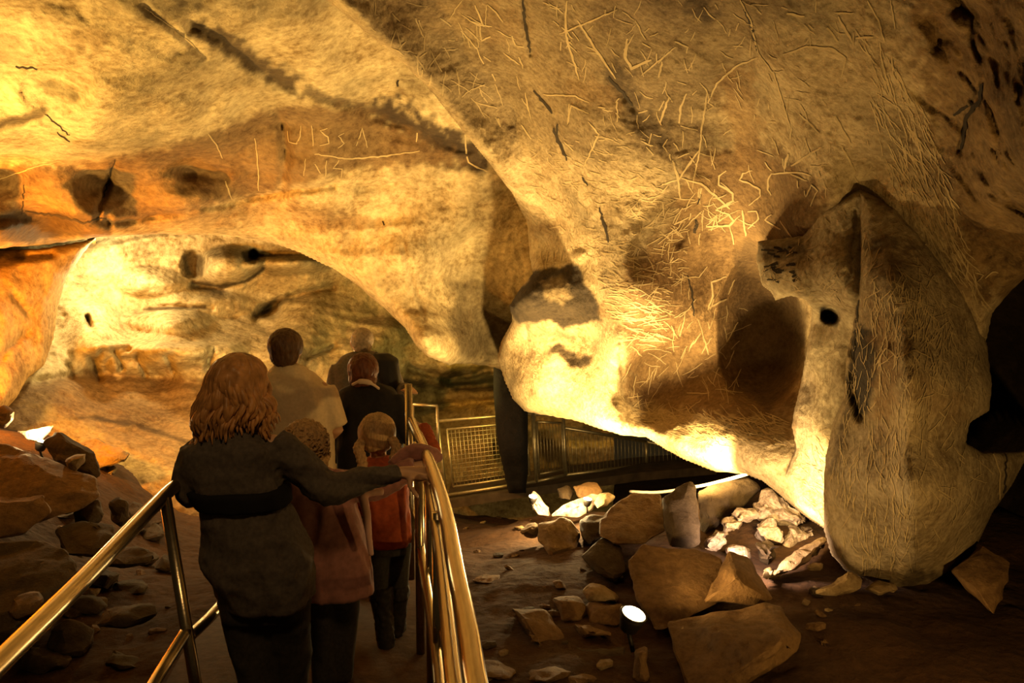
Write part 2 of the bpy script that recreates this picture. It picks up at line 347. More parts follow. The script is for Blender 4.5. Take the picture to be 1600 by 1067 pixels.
tag(relief('ceiling', [(-260, -260), (980, -260), (980, 470), (860, 560), (800, 582), (762, 572), (728, 568), (700, 572), (668, 558), (648, 540), (632, 512), (600, 482), (560, 448), (520, 420), (470, 395), (420, 378), (350, 368), (250, 366), (150, 372), (60, 384), (0, 388), (-260, 400)],
    [(-250, -250, 3.2), (0, 0, 4.6), (300, -250, 4.0), (300, 0, 5.0), (600, -250, 4.4), (600, 0, 6.0), (980, -250, 5.4), (980, 100, 7.5), (-250, 0, 4.0), (0, 130, 5.6), (300, 130, 6.0), (500, 130, 6.6), (700, 180, 7.5),
     (-250, 230, 5.6), (0, 235, 6.6), (150, 245, 6.9), (300, 225, 7.2), (450, 190, 7.5), (600, 200, 7.9), (720, 240, 8.2),
     (-250, 330, 6.6), (0, 270, 7.4), (150, 275, 7.6), (300, 255, 7.8), (430, 240, 7.9), (0, 350, 7.2), (120, 350, 7.5), (300, 320, 7.9), (480, 280, 8.0), (620, 260, 8.2), (760, 300, 8.6),
     (-250, 390, 7.6), (100, 372, 8.4), (300, 362, 8.6), (420, 345, 8.8), (500, 370, 8.9), (560, 350, 8.8), (620, 320, 8.7), (560, 420, 8.9), (640, 400, 8.7), (620, 470, 8.9), (700, 360, 8.8), (700, 480, 9.2), (690, 540, 8.7), (720, 420, 9.3), (760, 400, 9.3), (800, 480, 9.6), (820, 380, 9.2), (750, 540, 9.8), (860, 540, 9.9), (980, 470, 10)],
    GOLD, mottle=.55, R=.35, r=22, wrap=1.6, noise=((.7, .16), (2.2, .08), (6, .035), (16, .013)), strata=.07,
    grooves=[([(300, 40), (345, 60), (400, 105), (470, 145), (560, 170), (640, 200), (730, 235)], 9, .10), ([(225, 10), (270, 45), (320, 90)], 4, .04), ([(180, 255), (165, 300), (150, 340)], 5, .12), ([(0, 200), (60, 185), (110, 210)], 6, .08),
             ([(0, 345), (60, 335), (110, 350), (165, 345)], 9, .16), ([(290, 270), (350, 275)], 10, .14), ([(170, 350), (300, 330), (400, 308), (520, 290)], 6, .10), ([(560, 298), (640, 280)], 5, .05), ([(630, 385), (645, 440), (665, 500)], 3, .03), ([(435, 180), (448, 240), (440, 290)], 8, .09)],
    bumps=[(470, 235, 100, 45, -.12), (320, 225, 80, 22, -.12), (60, 290, 90, 40, -.15), (90, 140, 60, 40, .1)],
    stains_shade=[('line', [(310, 45), (350, 62), (395, 100), (430, 118), (455, 128)], 21, .95, SOOT_SHADE), ('line', [(480, 145), (540, 165), (600, 172), (640, 200)], 13, .8, SOOT_SHADE), ('line', [(610, 180), (670, 212), (745, 246)], 36, .96, (.035, .02, .009)),
            ('line', [(225, 15), (265, 40)], 8, .7, SOOT_SHADE), ('line', [(70, 135), (110, 148)], 16, .6, (.08, .07, .03)), ('line', [(0, 195), (50, 180), (65, 175)], 12, .8, SOOT_SHADE), ('line', [(290, 280), (370, 270)], 22, .92, (.03, .015, .006)),
            ('line', [(130, 60), (160, 55)], 22, .6, BRN), ('poly', [(-100, 262), (120, 262), (260, 235), (400, 180), (460, 170), (560, 172), (640, 210), (720, 250), (560, 262), (440, 290), (300, 325), (180, 352), (-100, 362)], 24, .88, (.14, .08, .028)),  # wide brown band and dark strip below it paint the overhang's shade
            ('poly', [(-100, 330), (150, 335), (170, 365), (0, 380), (-100, 380)], 14, .9, SOOT_SHADE), ('line', [(150, 350), (300, 342), (420, 330), (560, 345)], 22, .55, BRN), ('line', [(625, 385), (650, 450), (668, 510)], 5, .4, BRN), ('poly', [(710, 450), (770, 440), (800, 500), (790, 560), (730, 562), (705, 510)], 22, .6, SOOT_SHADE), ('line', [(500, 350), (590, 350)], 16, .4, BRN)])[0],
    'golden cave ceiling with a soot streak running down to the low arch', kind='structure')
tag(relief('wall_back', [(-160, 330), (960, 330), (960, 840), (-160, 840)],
    [(-160, 340, 10.5), (60, 380, 10.9), (170, 400, 10.95), (150, 440, 10.95), (300, 380, 11.4), (450, 380, 11.9), (600, 380, 12.3), (90, 460, 10.7), (200, 460, 11.2), (350, 460, 11.8), (480, 450, 12.4), (560, 470, 12.9), (640, 470, 13.2), (430, 500, 12.2), (520, 520, 12.3), (600, 550, 12.4), (100, 520, 10.4), (220, 520, 10.9), (350, 520, 11.3), (150, 548, 10.1), (250, 552, 10.3), (350, 556, 10.5), (450, 560, 11.0), (560, 570, 11.8),
     (150, 572, 10.5), (250, 576, 10.8), (350, 580, 10.9), (450, 590, 11.4), (60, 590, 9.5), (120, 625, 9.6), (200, 640, 10.0), (300, 650, 10.2), (400, 650, 10.6), (100, 700, 8.9), (200, 710, 9.1), (300, 720, 9.3), (400, 730, 9.8), (150, 745, 8.6), (250, 750, 8.8), (-160, 700, 8.0), (-160, 520, 9.0), (200, 840, 8.3), (400, 840, 8.8),
     (640, 560, 12.8), (700, 590, 13.2), (760, 580, 13.2), (700, 620, 13.8), (650, 640, 13.2), (780, 635, 13.0), (850, 640, 13.4), (700, 680, 13.0), (850, 690, 13.0), (700, 760, 12.4), (960, 600, 13.4), (960, 700, 13), (960, 840, 11.8), (700, 840, 11.8), (960, 340, 13.5)],
    (.50, .42, .24), step=2.6, mottle=.35, R=0, r=1, wrap=.1, c=28, noise=((.5, .20), (1.6, .12), (4.5, .055), (13, .022)), strata=.10,
    grooves=[([(215, 488), (260, 478), (330, 480)], 3, .10), ([(135, 495), (140, 510)], 4, .2), ([(150, 560), (160, 550), (200, 545)], 5, .18), ([(142, 560), (156, 592)], 5, .22), ([(178, 548), (190, 575)], 4, .16), ([(330, 545), (325, 575)], 5, .22), ([(215, 556), (225, 585)], 4, .14), ([(105, 570), (115, 590)], 4, .14), ([(262, 560), (272, 582)], 4, .13),
             ([(60, 596), (150, 585), (240, 590), (330, 600)], 8, .14), ([(400, 495), (420, 480), (450, 465), (520, 448)], 6, .22), ([(300, 445), (345, 450), (385, 440), (410, 420)], 5, .28), ([(395, 400), (440, 398), (500, 402)], 4, .20), ([(480, 560), (520, 540)], 4, .2), ([(600, 600), (680, 608), (790, 600)], 7, .3), ([(640, 640), (800, 622)], 6, .25), ([(640, 575), (700, 592), (770, 576)], 6, .25)],
    bumps=[(303, 413, 22, 24, .3), (360, 418, 55, 36, -.8), (450, 412, 75, 18, -.5), (230, 440, 60, 26, -.3), (260, 500, 70, 22, -.3), (350, 475, 60, 18, -.2), (600, 520, 60, 26, -.4), (210, 545, 70, 16, -.3), (300, 548, 50, 15, -.3), (395, 400, 9, 12, .5), (420, 485, 20, 14, .25), (500, 500, 90, 45, -.25), (180, 570, 12, 14, -.12), (245, 562, 28, 14, -.12), (290, 560, 28, 16, -.14), (560, 548, 50, 22, -.2), (740, 592, 55, 20, .35), (830, 700, 60, 45, .3)],
    stains_shade=[('poly', [(285, 400), (300, 392), (318, 404), (315, 430), (292, 428)], 6, .85, (.09, .065, .03)), ('poly', [(376, 393), (396, 390), (405, 406), (385, 408)], 5, .95, (.012, .008, .004)), ('line', [(300, 440), (345, 448), (385, 440), (412, 420)], 4, .9, SOOT_SHADE), ('line', [(395, 400), (455, 398)], 3, .9, SOOT_SHADE), ('line', [(402, 492), (430, 475), (448, 466)], 9, .95, SOOT_SHADE), ('line', [(137, 493), (140, 508)], 4, .95, SOOT_SHADE), ('line', [(225, 483), (320, 480)], 4, .85, SOOT_SHADE),  # hole patches and groove lines paint shade into the recesses
            ('poly', [(440, 470), (540, 440), (640, 470), (640, 560), (440, 540)], 26, .45, (.32, .26, .10)), ('line', [(310, 440), (340, 460)], 12, .6, (.18, .13, .06)),
            ('poly', [(60, 600), (140, 580), (240, 590), (420, 600), (600, 640), (640, 700), (420, 860), (-160, 860), (-160, 640)], 14, .80, (.15, .08, .026)), ('line', [(150, 655), (210, 662), (290, 690), (330, 700)], 5, .8, SOOT_SHADE), ('line', [(85, 655), (150, 652), (200, 665)], 4, .7, SOOT_SHADE), ('line', [(100, 700), (130, 740), (300, 748)], 26, .55, (.50, .36, .14)),  # yellow bands here and on the next line paint lamplight on the wall
            ('line', [(80, 655), (160, 700), (220, 730)], 24, .4, (.48, .36, .14)), ('line', [(175, 575), (185, 590)], 5, .7, PALE), ('line', [(155, 585), (180, 575)], 5, .9, PALE), ('line', [(250, 570), (265, 585)], 5, .9, PALE), ('line', [(205, 566), (222, 572)], 5, .8, PALE), ('line', [(300, 575), (330, 578)], 5, .8, PALE),
            ('poly', [(590, 580), (680, 580), (980, 600), (980, 860), (560, 860)], 12, .85, (.20, .15, .06)), ('line', [(690, 600), (740, 592), (790, 600)], 16, .9, (.045, .05, .025)), ('line', [(700, 572), (740, 574), (775, 566)], 6, .8, (.55, .46, .14)), ('line', [(700, 632), (770, 628)], 11, .8, (.50, .38, .12)), ('line', [(890, 695), (990, 690)], 7, .9, (.62, .50, .16)), ('line', [(850, 690), (880, 720)], 26, .9, (.03, .022, .01)), ('line', [(600, 640), (690, 690)], 24, .5, (.12, .08, .03)), ('line', [(610, 590), (660, 602)], 10, .8, SOOT_SHADE)])[0],
    'cream flowstone alcove wall with a brown ledge below it', kind='structure')
tag(relief('wall_left', [(-300, 385), (0, 390), (60, 388), (110, 380), (150, 372), (128, 398), (104, 432), (92, 480), (85, 530), (70, 570), (42, 592), (28, 620), (10, 640), (-60, 665), (-300, 700)],
    [(-300, 390, 6.5), (-300, 700, 6.2), (-50, 400, 8.4), (0, 395, 8.8), (120, 385, 9.4), (0, 470, 8.4), (60, 440, 9.0), (90, 500, 9.3), (0, 560, 8.2), (50, 560, 8.8), (10, 630, 8.0), (-60, 600, 7.7)],
    (.58, .36, .12), R=.3, r=26, wrap=1.2, noise=((.8, .14), (2.2, .07), (6, .03), (15, .01)), grooves=[([(0, 410), (50, 400), (80, 398)], 6, .12), ([(-20, 400), (30, 396)], 9, .15), ([(20, 460), (45, 490)], 6, .08), ([(0, 560), (40, 520)], 7, .1)],
    stains_shade=[('line', [(-30, 398), (34, 396)], 14, .9, SOOT_SHADE), ('line', [(70, 400), (90, 410)], 10, .5, BRN), ('line', [(15, 455), (40, 485)], 10, .4, BRN)])[0],
    'orange glowing left cave wall at the mouth of the alcove', kind='structure')

# graffiti and scratches cut into the right hand rock
A_ = []
def cut(*pts, w=3.0, mi=1): A_.append(([tuple(p) for p in pts], w, mi))
Z = lambda *p: [(950 + x * .3373, 200 + y * .3374) for x, y in p]     # pixels read in an enlarged view of the writing
cut(*Z((548, 198), (515, 220), (512, 262), (548, 280), (578, 300), (580, 335), (500, 378)), w=3)
cut(*Z((500, 378), (560, 400), (585, 430), (560, 450), (455, 455)), w=3.4)
cut(*Z((585, 335), (510, 372)), w=3)
cut(*Z((672, 195), (625, 210), (612, 238), (660, 258), (705, 285), (708, 315), (655, 356)), w=2.8)
cut(*Z((622, 380), (640, 500)), w=3); cut(*Z((648, 385), (690, 385), (700, 420), (650, 465)), w=2.4); cut(*Z((760, 400), (728, 425), (800, 470)), w=2.4); cut(*Z((798, 430), (870, 530)), w=2.4)
cut(*Z((760, 212), (742, 240), (742, 285), (758, 310)), w=2.8); cut(*Z((760, 212), (830, 205), (900, 208), (940, 220)), w=2.8); cut(*Z((838, 118), (818, 190)), w=4); cut(*Z((988, 88), (850, 176)), w=3.6)
cut(*Z((878, 245), (884, 280)), w=2.2); cut(*Z((912, 290), (918, 320), (945, 262), (972, 292), (938, 362)), w=2.4); cut(*Z((850, 215), (925, 245)), w=2.4)
cut(*Z((300, 148), (325, 230), (335, 325)), w=3); cut(*Z((428, 95), (330, 235)), w=2.6); cut(*Z((340, 232), (430, 255), (565, 372)), w=3.2); cut(*Z((250, 260), (330, 235)), w=2.4); cut(*Z((275, 50), (255, 85), (275, 112)), w=2.2); cut(*Z((435, 0), (425, 100), (400, 225)), w=2.4)
cut(*Z((548, 685), (480, 715), (485, 775), (462, 840)), w=3); cut(*Z((548, 790), (465, 835)), w=3); cut(*Z((490, 790), (470, 840)), w=2.4); cut(*Z((585, 700), (555, 770)), w=2.4)
cut(*Z((1005, 515), (1020, 555), (1100, 550)), w=2.4); cut(*Z((1035, 465), (1060, 450), (1070, 485), (1040, 500), (1080, 525), (1115, 515), (1095, 490)), w=2.4); cut(*Z((1020, 575), (1040, 630)), w=2.2)
cut(*Z((460, 640), (420, 690), (360, 690)), w=2); cut(*Z((300, 600), (285, 625), (325, 605)), w=2); cut(*Z((540, 920), (550, 990), (600, 900)), w=2.2); cut(*Z((430, 950), (380, 1015)), w=2.4); cut(*Z((440, 960), (465, 1050)), w=2.4)
cut((1370, 428), (1378, 448), w=2); cut((1386, 422), (1392, 440), w=2); cut((1368, 430), (1384, 425), w=2)
U = lambda *p: [(800 + x * .5, y * .5) for x, y in p]
for q, wd in (([(172, 0), (168, 70), (172, 120), (212, 250)], 3.4), ([(150, 105), (330, 30)], 2.6), ([(205, 62), (260, 150), (325, 245)], 3.6), ([(360, 118), (355, 180), (375, 212), (435, 185)], 5), ([(405, 235), (512, 145)], 2.6), ([(470, 190), (460, 240)], 3), ([(510, 130), (548, 145), (545, 165)], 3),
              ([(492, 300), (462, 382)], 3.4), ([(545, 292), (528, 330), (522, 385)], 3.4), ([(610, 290), (598, 370), (590, 420)], 3), ([(770, 180), (700, 205), (640, 260), (612, 320)], 3), ([(848, 170), (920, 145), (1000, 150), (1045, 180), (1030, 240)], 3.4), ([(715, 0), (745, 60), (770, 165)], 3),
              ([(770, 165), (820, 230), (850, 330), (872, 400)], 2.6), ([(900, 355), (960, 415)], 3), ([(1010, 360), (1060, 450)], 3), ([(1030, 455), (1075, 540)], 3), ([(180, 325), (175, 390), (185, 330), (240, 355)], 2.6), ([(240, 380), (272, 420), (225, 520)], 2.6), ([(330, 340), (330, 380)], 2.4), ([(1110, 0), (1145, 60), (1165, 130)], 3), ([(1150, 130), (1158, 200), (1190, 300)], 3),
              ([(1190, 175), (1192, 230), (1220, 280)], 2.6), ([(1185, 0), (1200, 90)], 2.6), ([(1140, 290), (1210, 335), (1270, 450), (1305, 600)], 2.6), ([(1010, 40), (1070, 40)], 2.6), ([(1020, 50), (1065, 130)], 4), ([(1075, 118), (1130, 115)], 4), ([(860, 40), (915, 50)], 4), ([(985, 85), (1020, 130)], 3.4),
              ([(505, 505), (520, 570), (525, 620)], 3), ([(575, 480), (520, 560)], 2.4), ([(360, 590), (375, 560), (400, 550)], 2.4), ([(100, 295), (200, 300), (240, 320)], 2.2), ([(1445, 855), (1460, 920)], 2.4), ([(1445, 850), (1475, 860), (1455, 880)], 2), ([(1480, 870), (1500, 850), (1520, 850)], 2), ([(90, 790), (95, 830)], 2), ([(110, 795), (105, 840)], 2), ([(130, 780), (128, 830)], 2), ([(160, 790), (150, 820), (170, 815)], 2),
              ([(1010, 900), (1030, 1010), (1040, 930)], 2.4), ([(1160, 905), (1180, 960)], 2.4), ([(1200, 960), (1225, 1050), (1250, 960)], 2.4), ([(1300, 880), (1310, 990)], 2.2), ([(1100, 930), (1130, 920), (1120, 980)], 2.2)):
    cut(*U(*q), w=wd)
for q, wd in (([(35, 0), (38, 60), (50, 110), (58, 165)], 5), ([(70, 285), (100, 320), (125, 355)], 4), ([(130, 400), (145, 440), (172, 500)], 5), ([(145, 385), (140, 420)], 3), ([(272, 650), (290, 700), (302, 755)], 4), ([(575, 685), (578, 700), (570, 730)], 6), ([(590, 600), (580, 640)], 2.4), ([(548, 860), (562, 920), (568, 990)], 3), ([(1055, 780), (1045, 830), (1025, 900)], 3), ([(220, 550), (235, 580)], 3),
              ([(1470, 260), (1465, 310), (1420, 370), (1405, 470)], 7), ([(1380, 360), (1440, 320)], 5), ([(300, 240), (350, 290), (380, 330)], 5), ([(725, 20), (750, 90), (768, 160)], 3)):
    cut(*U(*q), w=wd, mi=2)
def hatch(n, poly, ang, spread, ln, wd, curve=.3, mi=1, out=None):
    xs = [p[0] for p in poly]; ys = [p[1] for p in poly]; k = 0
    L = A_ if out is None else out
    while k < n:
        x, y = random.uniform(min(xs), max(xs)), random.uniform(min(ys), max(ys))
        ins = False
        for i in range(len(poly)):
            (x0, y0), (x1, y1) = poly[i], poly[(i + 1) % len(poly)]
            if (y0 > y) != (y1 > y) and x < (x1 - x0) * (y - y0) / (y1 - y0) + x0: ins = not ins
        if not ins: continue
        k += 1; a = math.radians(ang + random.gauss(0, spread)); l_ = random.uniform(*ln); a2 = a + random.uniform(-curve, curve)
        L.append(([(x, y), (x + l_ * .5 * math.cos(a), y + l_ * .5 * math.sin(a)), (x + l_ * (.5 * math.cos(a) + .5 * math.cos(a2)), y + l_ * (.5 * math.sin(a) + .5 * math.sin(a2)))], random.uniform(*wd), mi))
hatch(330, [(800, 220), (1000, 200), (1080, 420), (1010, 560), (900, 400), (830, 360)], 15, 22, (6, 20), (.8, 1.6))
hatch(110, [(960, 380), (1040, 460), (1020, 560), (960, 530), (930, 440)], 10, 12, (12, 36), (1.0, 2.0))
hatch(80, [(1000, 380), (1180, 480), (1160, 640), (1000, 640), (980, 540)], 110, 45, (12, 44), (.8, 1.7))
hatch(260, [(990, 640), (1080, 650), (1240, 655), (1240, 700), (1120, 700), (1000, 668)], -160, 18, (10, 32), (.9, 1.8))
hatch(160, [(820, 0), (1300, 0), (1380, 300), (1100, 280), (900, 150)], 70, 40, (8, 30), (1.0, 2.0))
hatch(220, [(1330, 40), (1420, 100), (1540, 480), (1480, 480), (1380, 250)], 66, 10, (15, 55), (1.0, 2.2))
hatch(70, [(520, 0), (800, 0), (830, 200), (740, 180)], 60, 40, (10, 40), (1.0, 2.2))
hatch(90, [(1000, 280), (1180, 300), (1150, 360), (980, 400)], 130, 40, (10, 35), (1.0, 2.0))
RIB['wall_right'] = A_
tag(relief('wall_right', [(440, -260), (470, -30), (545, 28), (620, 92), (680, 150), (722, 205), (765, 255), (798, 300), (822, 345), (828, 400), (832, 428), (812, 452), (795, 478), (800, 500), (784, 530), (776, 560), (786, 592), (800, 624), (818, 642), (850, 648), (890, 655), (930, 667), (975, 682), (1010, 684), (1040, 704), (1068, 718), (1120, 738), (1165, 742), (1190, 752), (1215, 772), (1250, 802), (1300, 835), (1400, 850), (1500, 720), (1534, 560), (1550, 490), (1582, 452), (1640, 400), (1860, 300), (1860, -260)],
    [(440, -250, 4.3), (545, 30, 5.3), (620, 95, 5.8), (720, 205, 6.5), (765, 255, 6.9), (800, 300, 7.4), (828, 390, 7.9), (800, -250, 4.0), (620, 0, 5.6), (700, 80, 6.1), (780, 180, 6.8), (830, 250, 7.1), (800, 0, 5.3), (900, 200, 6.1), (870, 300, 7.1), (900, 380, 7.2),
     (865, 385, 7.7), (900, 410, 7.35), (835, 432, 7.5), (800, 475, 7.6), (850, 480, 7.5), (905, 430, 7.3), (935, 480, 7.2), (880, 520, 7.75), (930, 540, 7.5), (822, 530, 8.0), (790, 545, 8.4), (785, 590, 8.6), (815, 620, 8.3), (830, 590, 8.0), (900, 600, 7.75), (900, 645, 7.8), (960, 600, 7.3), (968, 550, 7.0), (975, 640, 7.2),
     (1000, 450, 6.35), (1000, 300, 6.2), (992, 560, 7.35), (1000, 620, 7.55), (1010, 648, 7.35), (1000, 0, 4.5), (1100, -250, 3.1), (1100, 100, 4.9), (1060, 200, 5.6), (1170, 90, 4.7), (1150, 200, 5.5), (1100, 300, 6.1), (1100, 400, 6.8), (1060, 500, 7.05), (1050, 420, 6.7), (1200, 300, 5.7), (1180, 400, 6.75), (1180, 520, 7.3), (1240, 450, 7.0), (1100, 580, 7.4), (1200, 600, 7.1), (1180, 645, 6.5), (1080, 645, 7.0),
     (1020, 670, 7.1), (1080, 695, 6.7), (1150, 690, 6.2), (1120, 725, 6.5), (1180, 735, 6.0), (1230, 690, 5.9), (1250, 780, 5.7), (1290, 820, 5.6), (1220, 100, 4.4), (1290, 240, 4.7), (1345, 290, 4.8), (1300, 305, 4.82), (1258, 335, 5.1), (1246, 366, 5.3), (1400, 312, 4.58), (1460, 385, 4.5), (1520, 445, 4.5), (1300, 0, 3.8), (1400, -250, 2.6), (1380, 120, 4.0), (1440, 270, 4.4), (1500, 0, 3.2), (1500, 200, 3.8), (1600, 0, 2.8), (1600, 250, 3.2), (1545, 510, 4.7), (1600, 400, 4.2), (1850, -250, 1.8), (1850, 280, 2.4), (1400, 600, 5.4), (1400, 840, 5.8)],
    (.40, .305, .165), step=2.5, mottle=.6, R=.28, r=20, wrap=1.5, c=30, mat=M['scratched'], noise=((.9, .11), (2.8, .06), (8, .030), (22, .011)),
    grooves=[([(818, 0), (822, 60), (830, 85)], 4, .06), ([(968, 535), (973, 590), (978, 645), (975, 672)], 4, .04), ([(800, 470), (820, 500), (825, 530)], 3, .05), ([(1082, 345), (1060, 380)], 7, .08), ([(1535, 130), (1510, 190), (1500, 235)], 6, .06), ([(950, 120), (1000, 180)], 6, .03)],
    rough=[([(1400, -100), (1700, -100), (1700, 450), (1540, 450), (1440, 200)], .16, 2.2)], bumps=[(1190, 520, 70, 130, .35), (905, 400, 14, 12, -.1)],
    stains_shade=[('poly', [(480, -100), (1300, -100), (1180, 60), (1060, 250), (940, 230), (820, 220), (740, 200)], 60, .75, (.185, .13, .065)), ('poly', [(1420, -100), (1800, -100), (1800, 500), (1540, 450), (1460, 200)], 60, .85, (.17, .10, .035)), ('poly', [(832, 428), (862, 420), (903, 414), (912, 440), (934, 478), (936, 500), (905, 505), (880, 512), (862, 498), (840, 500), (812, 506), (790, 478)], 9, .98, (.03, .019, .008)), ('poly', [(848, 440), (876, 434), (888, 465), (878, 478), (856, 462)], 14, .6, (.30, .22, .11)), ('line', [(870, 545), (900, 565), (915, 560)], 13, .95, (.04, .025, .01)), ('line', [(895, 530), (870, 520)], 8, .6, SOOT_SHADE),  # first patch: brown patina, also painted shade of the turned-away facet
            ('line', [(1150, 130), (1160, 180), (1170, 250)], 42, .70, BRN), ('line', [(950, 20), (1000, 10), (1100, 10)], 40, .55, (.16, .11, .06)), ('line', [(960, 120), (1000, 190), (1030, 210)], 28, .8, SOOT_SHADE), ('line', [(905, 140), (960, 160)], 26, .45, BRN), ('line', [(1085, 0), (1100, 20)], 22, .8, SOOT_SHADE), ('poly', [(990, 440), (1050, 350), (1080, 250), (1180, 230), (1290, 300), (1250, 470), (1240, 650), (1110, 650), (990, 620), (978, 550)], 36, .9, (.165, .095, .034)),  # closing patch paints in the shade of the recess facing away from lamps
            ('poly', [(1150, 395), (1165, 376), (1186, 380), (1195, 450), (1260, 470), (1255, 560), (1200, 640), (1150, 600), (1150, 500)], 16, .55, (.05, .03, .012)), ('line', [(1000, 405), (985, 460), (1000, 520)], 26, .45, BRN), ('line', [(1545, 30), (1560, 200)], 38, .5, BRN), ('line', [(1440, 20), (1500, 90)], 30, .5, BRN), ('line', [(1580, 130), (1600, 330)], 36, .6, (.12, .075, .03)), ('line', [(620, 20), (800, 40)], 38, .3, BRN),  # opening patch paints the ledge's cast shadow onto the recess
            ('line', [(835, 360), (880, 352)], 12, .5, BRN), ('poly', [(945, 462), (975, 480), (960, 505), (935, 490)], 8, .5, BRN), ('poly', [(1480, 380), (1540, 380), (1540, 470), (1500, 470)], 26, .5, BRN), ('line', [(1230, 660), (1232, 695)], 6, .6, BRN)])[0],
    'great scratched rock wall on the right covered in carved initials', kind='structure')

A_ = []
hatch(70, [(1190, 385), (1330, 320), (1340, 460), (1240, 470), (1195, 440)], 100, 50, (8, 22), (1, 1.8))
hatch(60, [(1245, 690), (1330, 650), (1300, 820), (1250, 780)], 45, 25, (10, 26), (1, 1.8))
for k in range(26):
    x, y = random.uniform(1188, 1240), random.uniform(385, 440); A_.append(([(x, y), (x + random.uniform(5, 14), y + random.uniform(-5, 5))], random.uniform(2, 5), 2))
RIB['rock_buttress'] = A_
tag(relief('rock_buttress', [(1345, 294), (1305, 312), (1272, 336), (1256, 368), (1222, 372), (1184, 376), (1182, 410), (1190, 446), (1206, 458), (1212, 470), (1236, 462), (1258, 468), (1268, 482), (1264, 520), (1258, 562), (1250, 604), (1240, 640), (1236, 668), (1244, 700), (1226, 742), (1240, 790), (1292, 828), (1350, 850), (1420, 700), (1420, 380)],
    [(1345, 296, 4.75), (1290, 340, 4.9), (1256, 370, 5.1), (1186, 380, 5.35), (1190, 445, 5.3), (1230, 420, 5.05), (1300, 400, 4.75), (1250, 460, 5.0), (1320, 470, 4.7), (1300, 488, 5.15), (1270, 500, 5.4), (1290, 540, 5.25), (1320, 600, 5.0), (1262, 600, 5.5), (1290, 680, 5.2), (1245, 690, 5.6), (1270, 770, 5.5), (1295, 825, 5.4), (1380, 400, 4.8), (1380, 600, 5.2), (1380, 800, 5.6)],
    (.42, .34, .205), step=2.2, mottle=.35, R=.14, r=13, wrap=.9, c=16, mat=M['scratched'], noise=((2, .06), (6, .035), (16, .016)), grooves=[([(1338, 330), (1330, 430), (1310, 470)], 3, .015)], bumps=[(1298, 492, 17, 16, .30), (1230, 700, 10, 14, .1)],
    stains_shade=[('line', [(1192, 392), (1240, 390)], 18, .55, SOOT_SHADE), ('line', [(1290, 488), (1302, 500)], 12, .95, (.01, .007, .004)), ('line', [(1200, 460), (1330, 476)], 8, .5, PALE), ('line', [(1240, 660), (1232, 700)], 8, .7, BRN), ('line', [(1275, 330), (1330, 310)], 10, .4, SOOT_SHADE)])[0],  # black pit is painted shade, pale strip is painted light from beneath
    'jutting grey rock ledge and pillar beside the scratched wall', 'rock')
A_ = []
hatch(430, [(1320, 480), (1400, 420), (1480, 520), (1440, 700), (1430, 880), (1350, 880), (1295, 820), (1310, 660)], 92, 14, (10, 34), (.6, 1.3))
hatch(160, [(1380, 400), (1440, 400), (1530, 520), (1550, 700), (1500, 860), (1440, 840)], 80, 30, (10, 36), (.6, 1.3))
hatch(110, [(1350, 360), (1480, 470), (1500, 560), (1370, 560)], 95, 25, (12, 34), (.8, 1.7))
for q in ([(1370, 570), (1385, 545), (1405, 560)], [(1400, 560), (1430, 548), (1455, 560)], [(1545, 690), (1562, 740), (1560, 800)]): A_.append((q, 2.4, 1))
A_.append(([(1342, 470), (1335, 540), (1330, 600)], 4, 2)); A_.append(([(1572, 700), (1570, 760), (1552, 800)], 3, 2))
RIB['front_boulder'] = A_
tag(relief('front_boulder', [(1340, 294), (1344, 360), (1342, 430), (1334, 500), (1322, 560), (1318, 620), (1302, 662), (1290, 712), (1285, 770), (1288, 830), (1298, 868), (1320, 892), (1360, 908), (1405, 918), (1450, 912), (1492, 888), (1528, 848), (1552, 800), (1578, 762), (1604, 714), (1640, 690), (1590, 704), (1534, 706), (1510, 692), (1516, 660), (1546, 642), (1550, 600), (1543, 540), (1516, 468), (1450, 372), (1400, 320)],
    [(1342, 296, 4.72), (1400, 330, 4.6), (1344, 400, 4.6), (1450, 400, 4.55), (1400, 450, 4.25), (1340, 500, 4.65), (1330, 600, 4.75), (1400, 560, 4.2), (1500, 480, 4.6), (1480, 600, 4.25), (1405, 680, 4.35), (1300, 700, 4.95), (1350, 750, 4.55), (1290, 820, 5.15), (1345, 850, 4.85), (1420, 800, 4.3), (1400, 900, 4.95), (1450, 860, 4.6), (1430, 600, 4.08), (1436, 780, 4.12), (1365, 680, 4.6), (1385, 810, 4.55), (1490, 700, 4.45), (1540, 600, 4.6), (1540, 780, 4.75), (1500, 850, 4.85), (1600, 700, 4.95), (1550, 560, 4.8), (1440, 908, 5.0)],
    (.30, .228, .125), step=2.4, mottle=.45, R=.13, r=18, wrap=1.0, c=34, mat=M['scratched'], noise=((1.4, .06), (4, .04), (11, .018), (26, .008)), grooves=[([(1335, 520), (1332, 600), (1345, 650)], 8, .10)], bumps=[(1420, 700, 30, 260, -.12)],
    stains_shade=[('poly', [(1338, 505), (1368, 520), (1372, 570), (1355, 640), (1338, 655), (1322, 600)], 12, .95, (.02, .013, .007)), ('line', [(1325, 640), (1300, 740)], 8, .7, SOOT_SHADE), ('line', [(1375, 500), (1385, 560), (1380, 680)], 24, .65, BRN), ('poly', [(1300, 690), (1380, 660), (1425, 720), (1430, 880), (1360, 900), (1300, 850)], 24, .42, (.27, .22, .16)), ('line', [(1360, 385), (1395, 382)], 14, .6, SOOT_SHADE), ('line', [(1430, 600), (1490, 640)], 32, .4, BRN), ('line', [(1420, 905), (1450, 900)], 18, .8, SOOT_SHADE)])[0],
    'huge rounded hanging boulder with vertical scratch marks reaching the ground', 'rock')
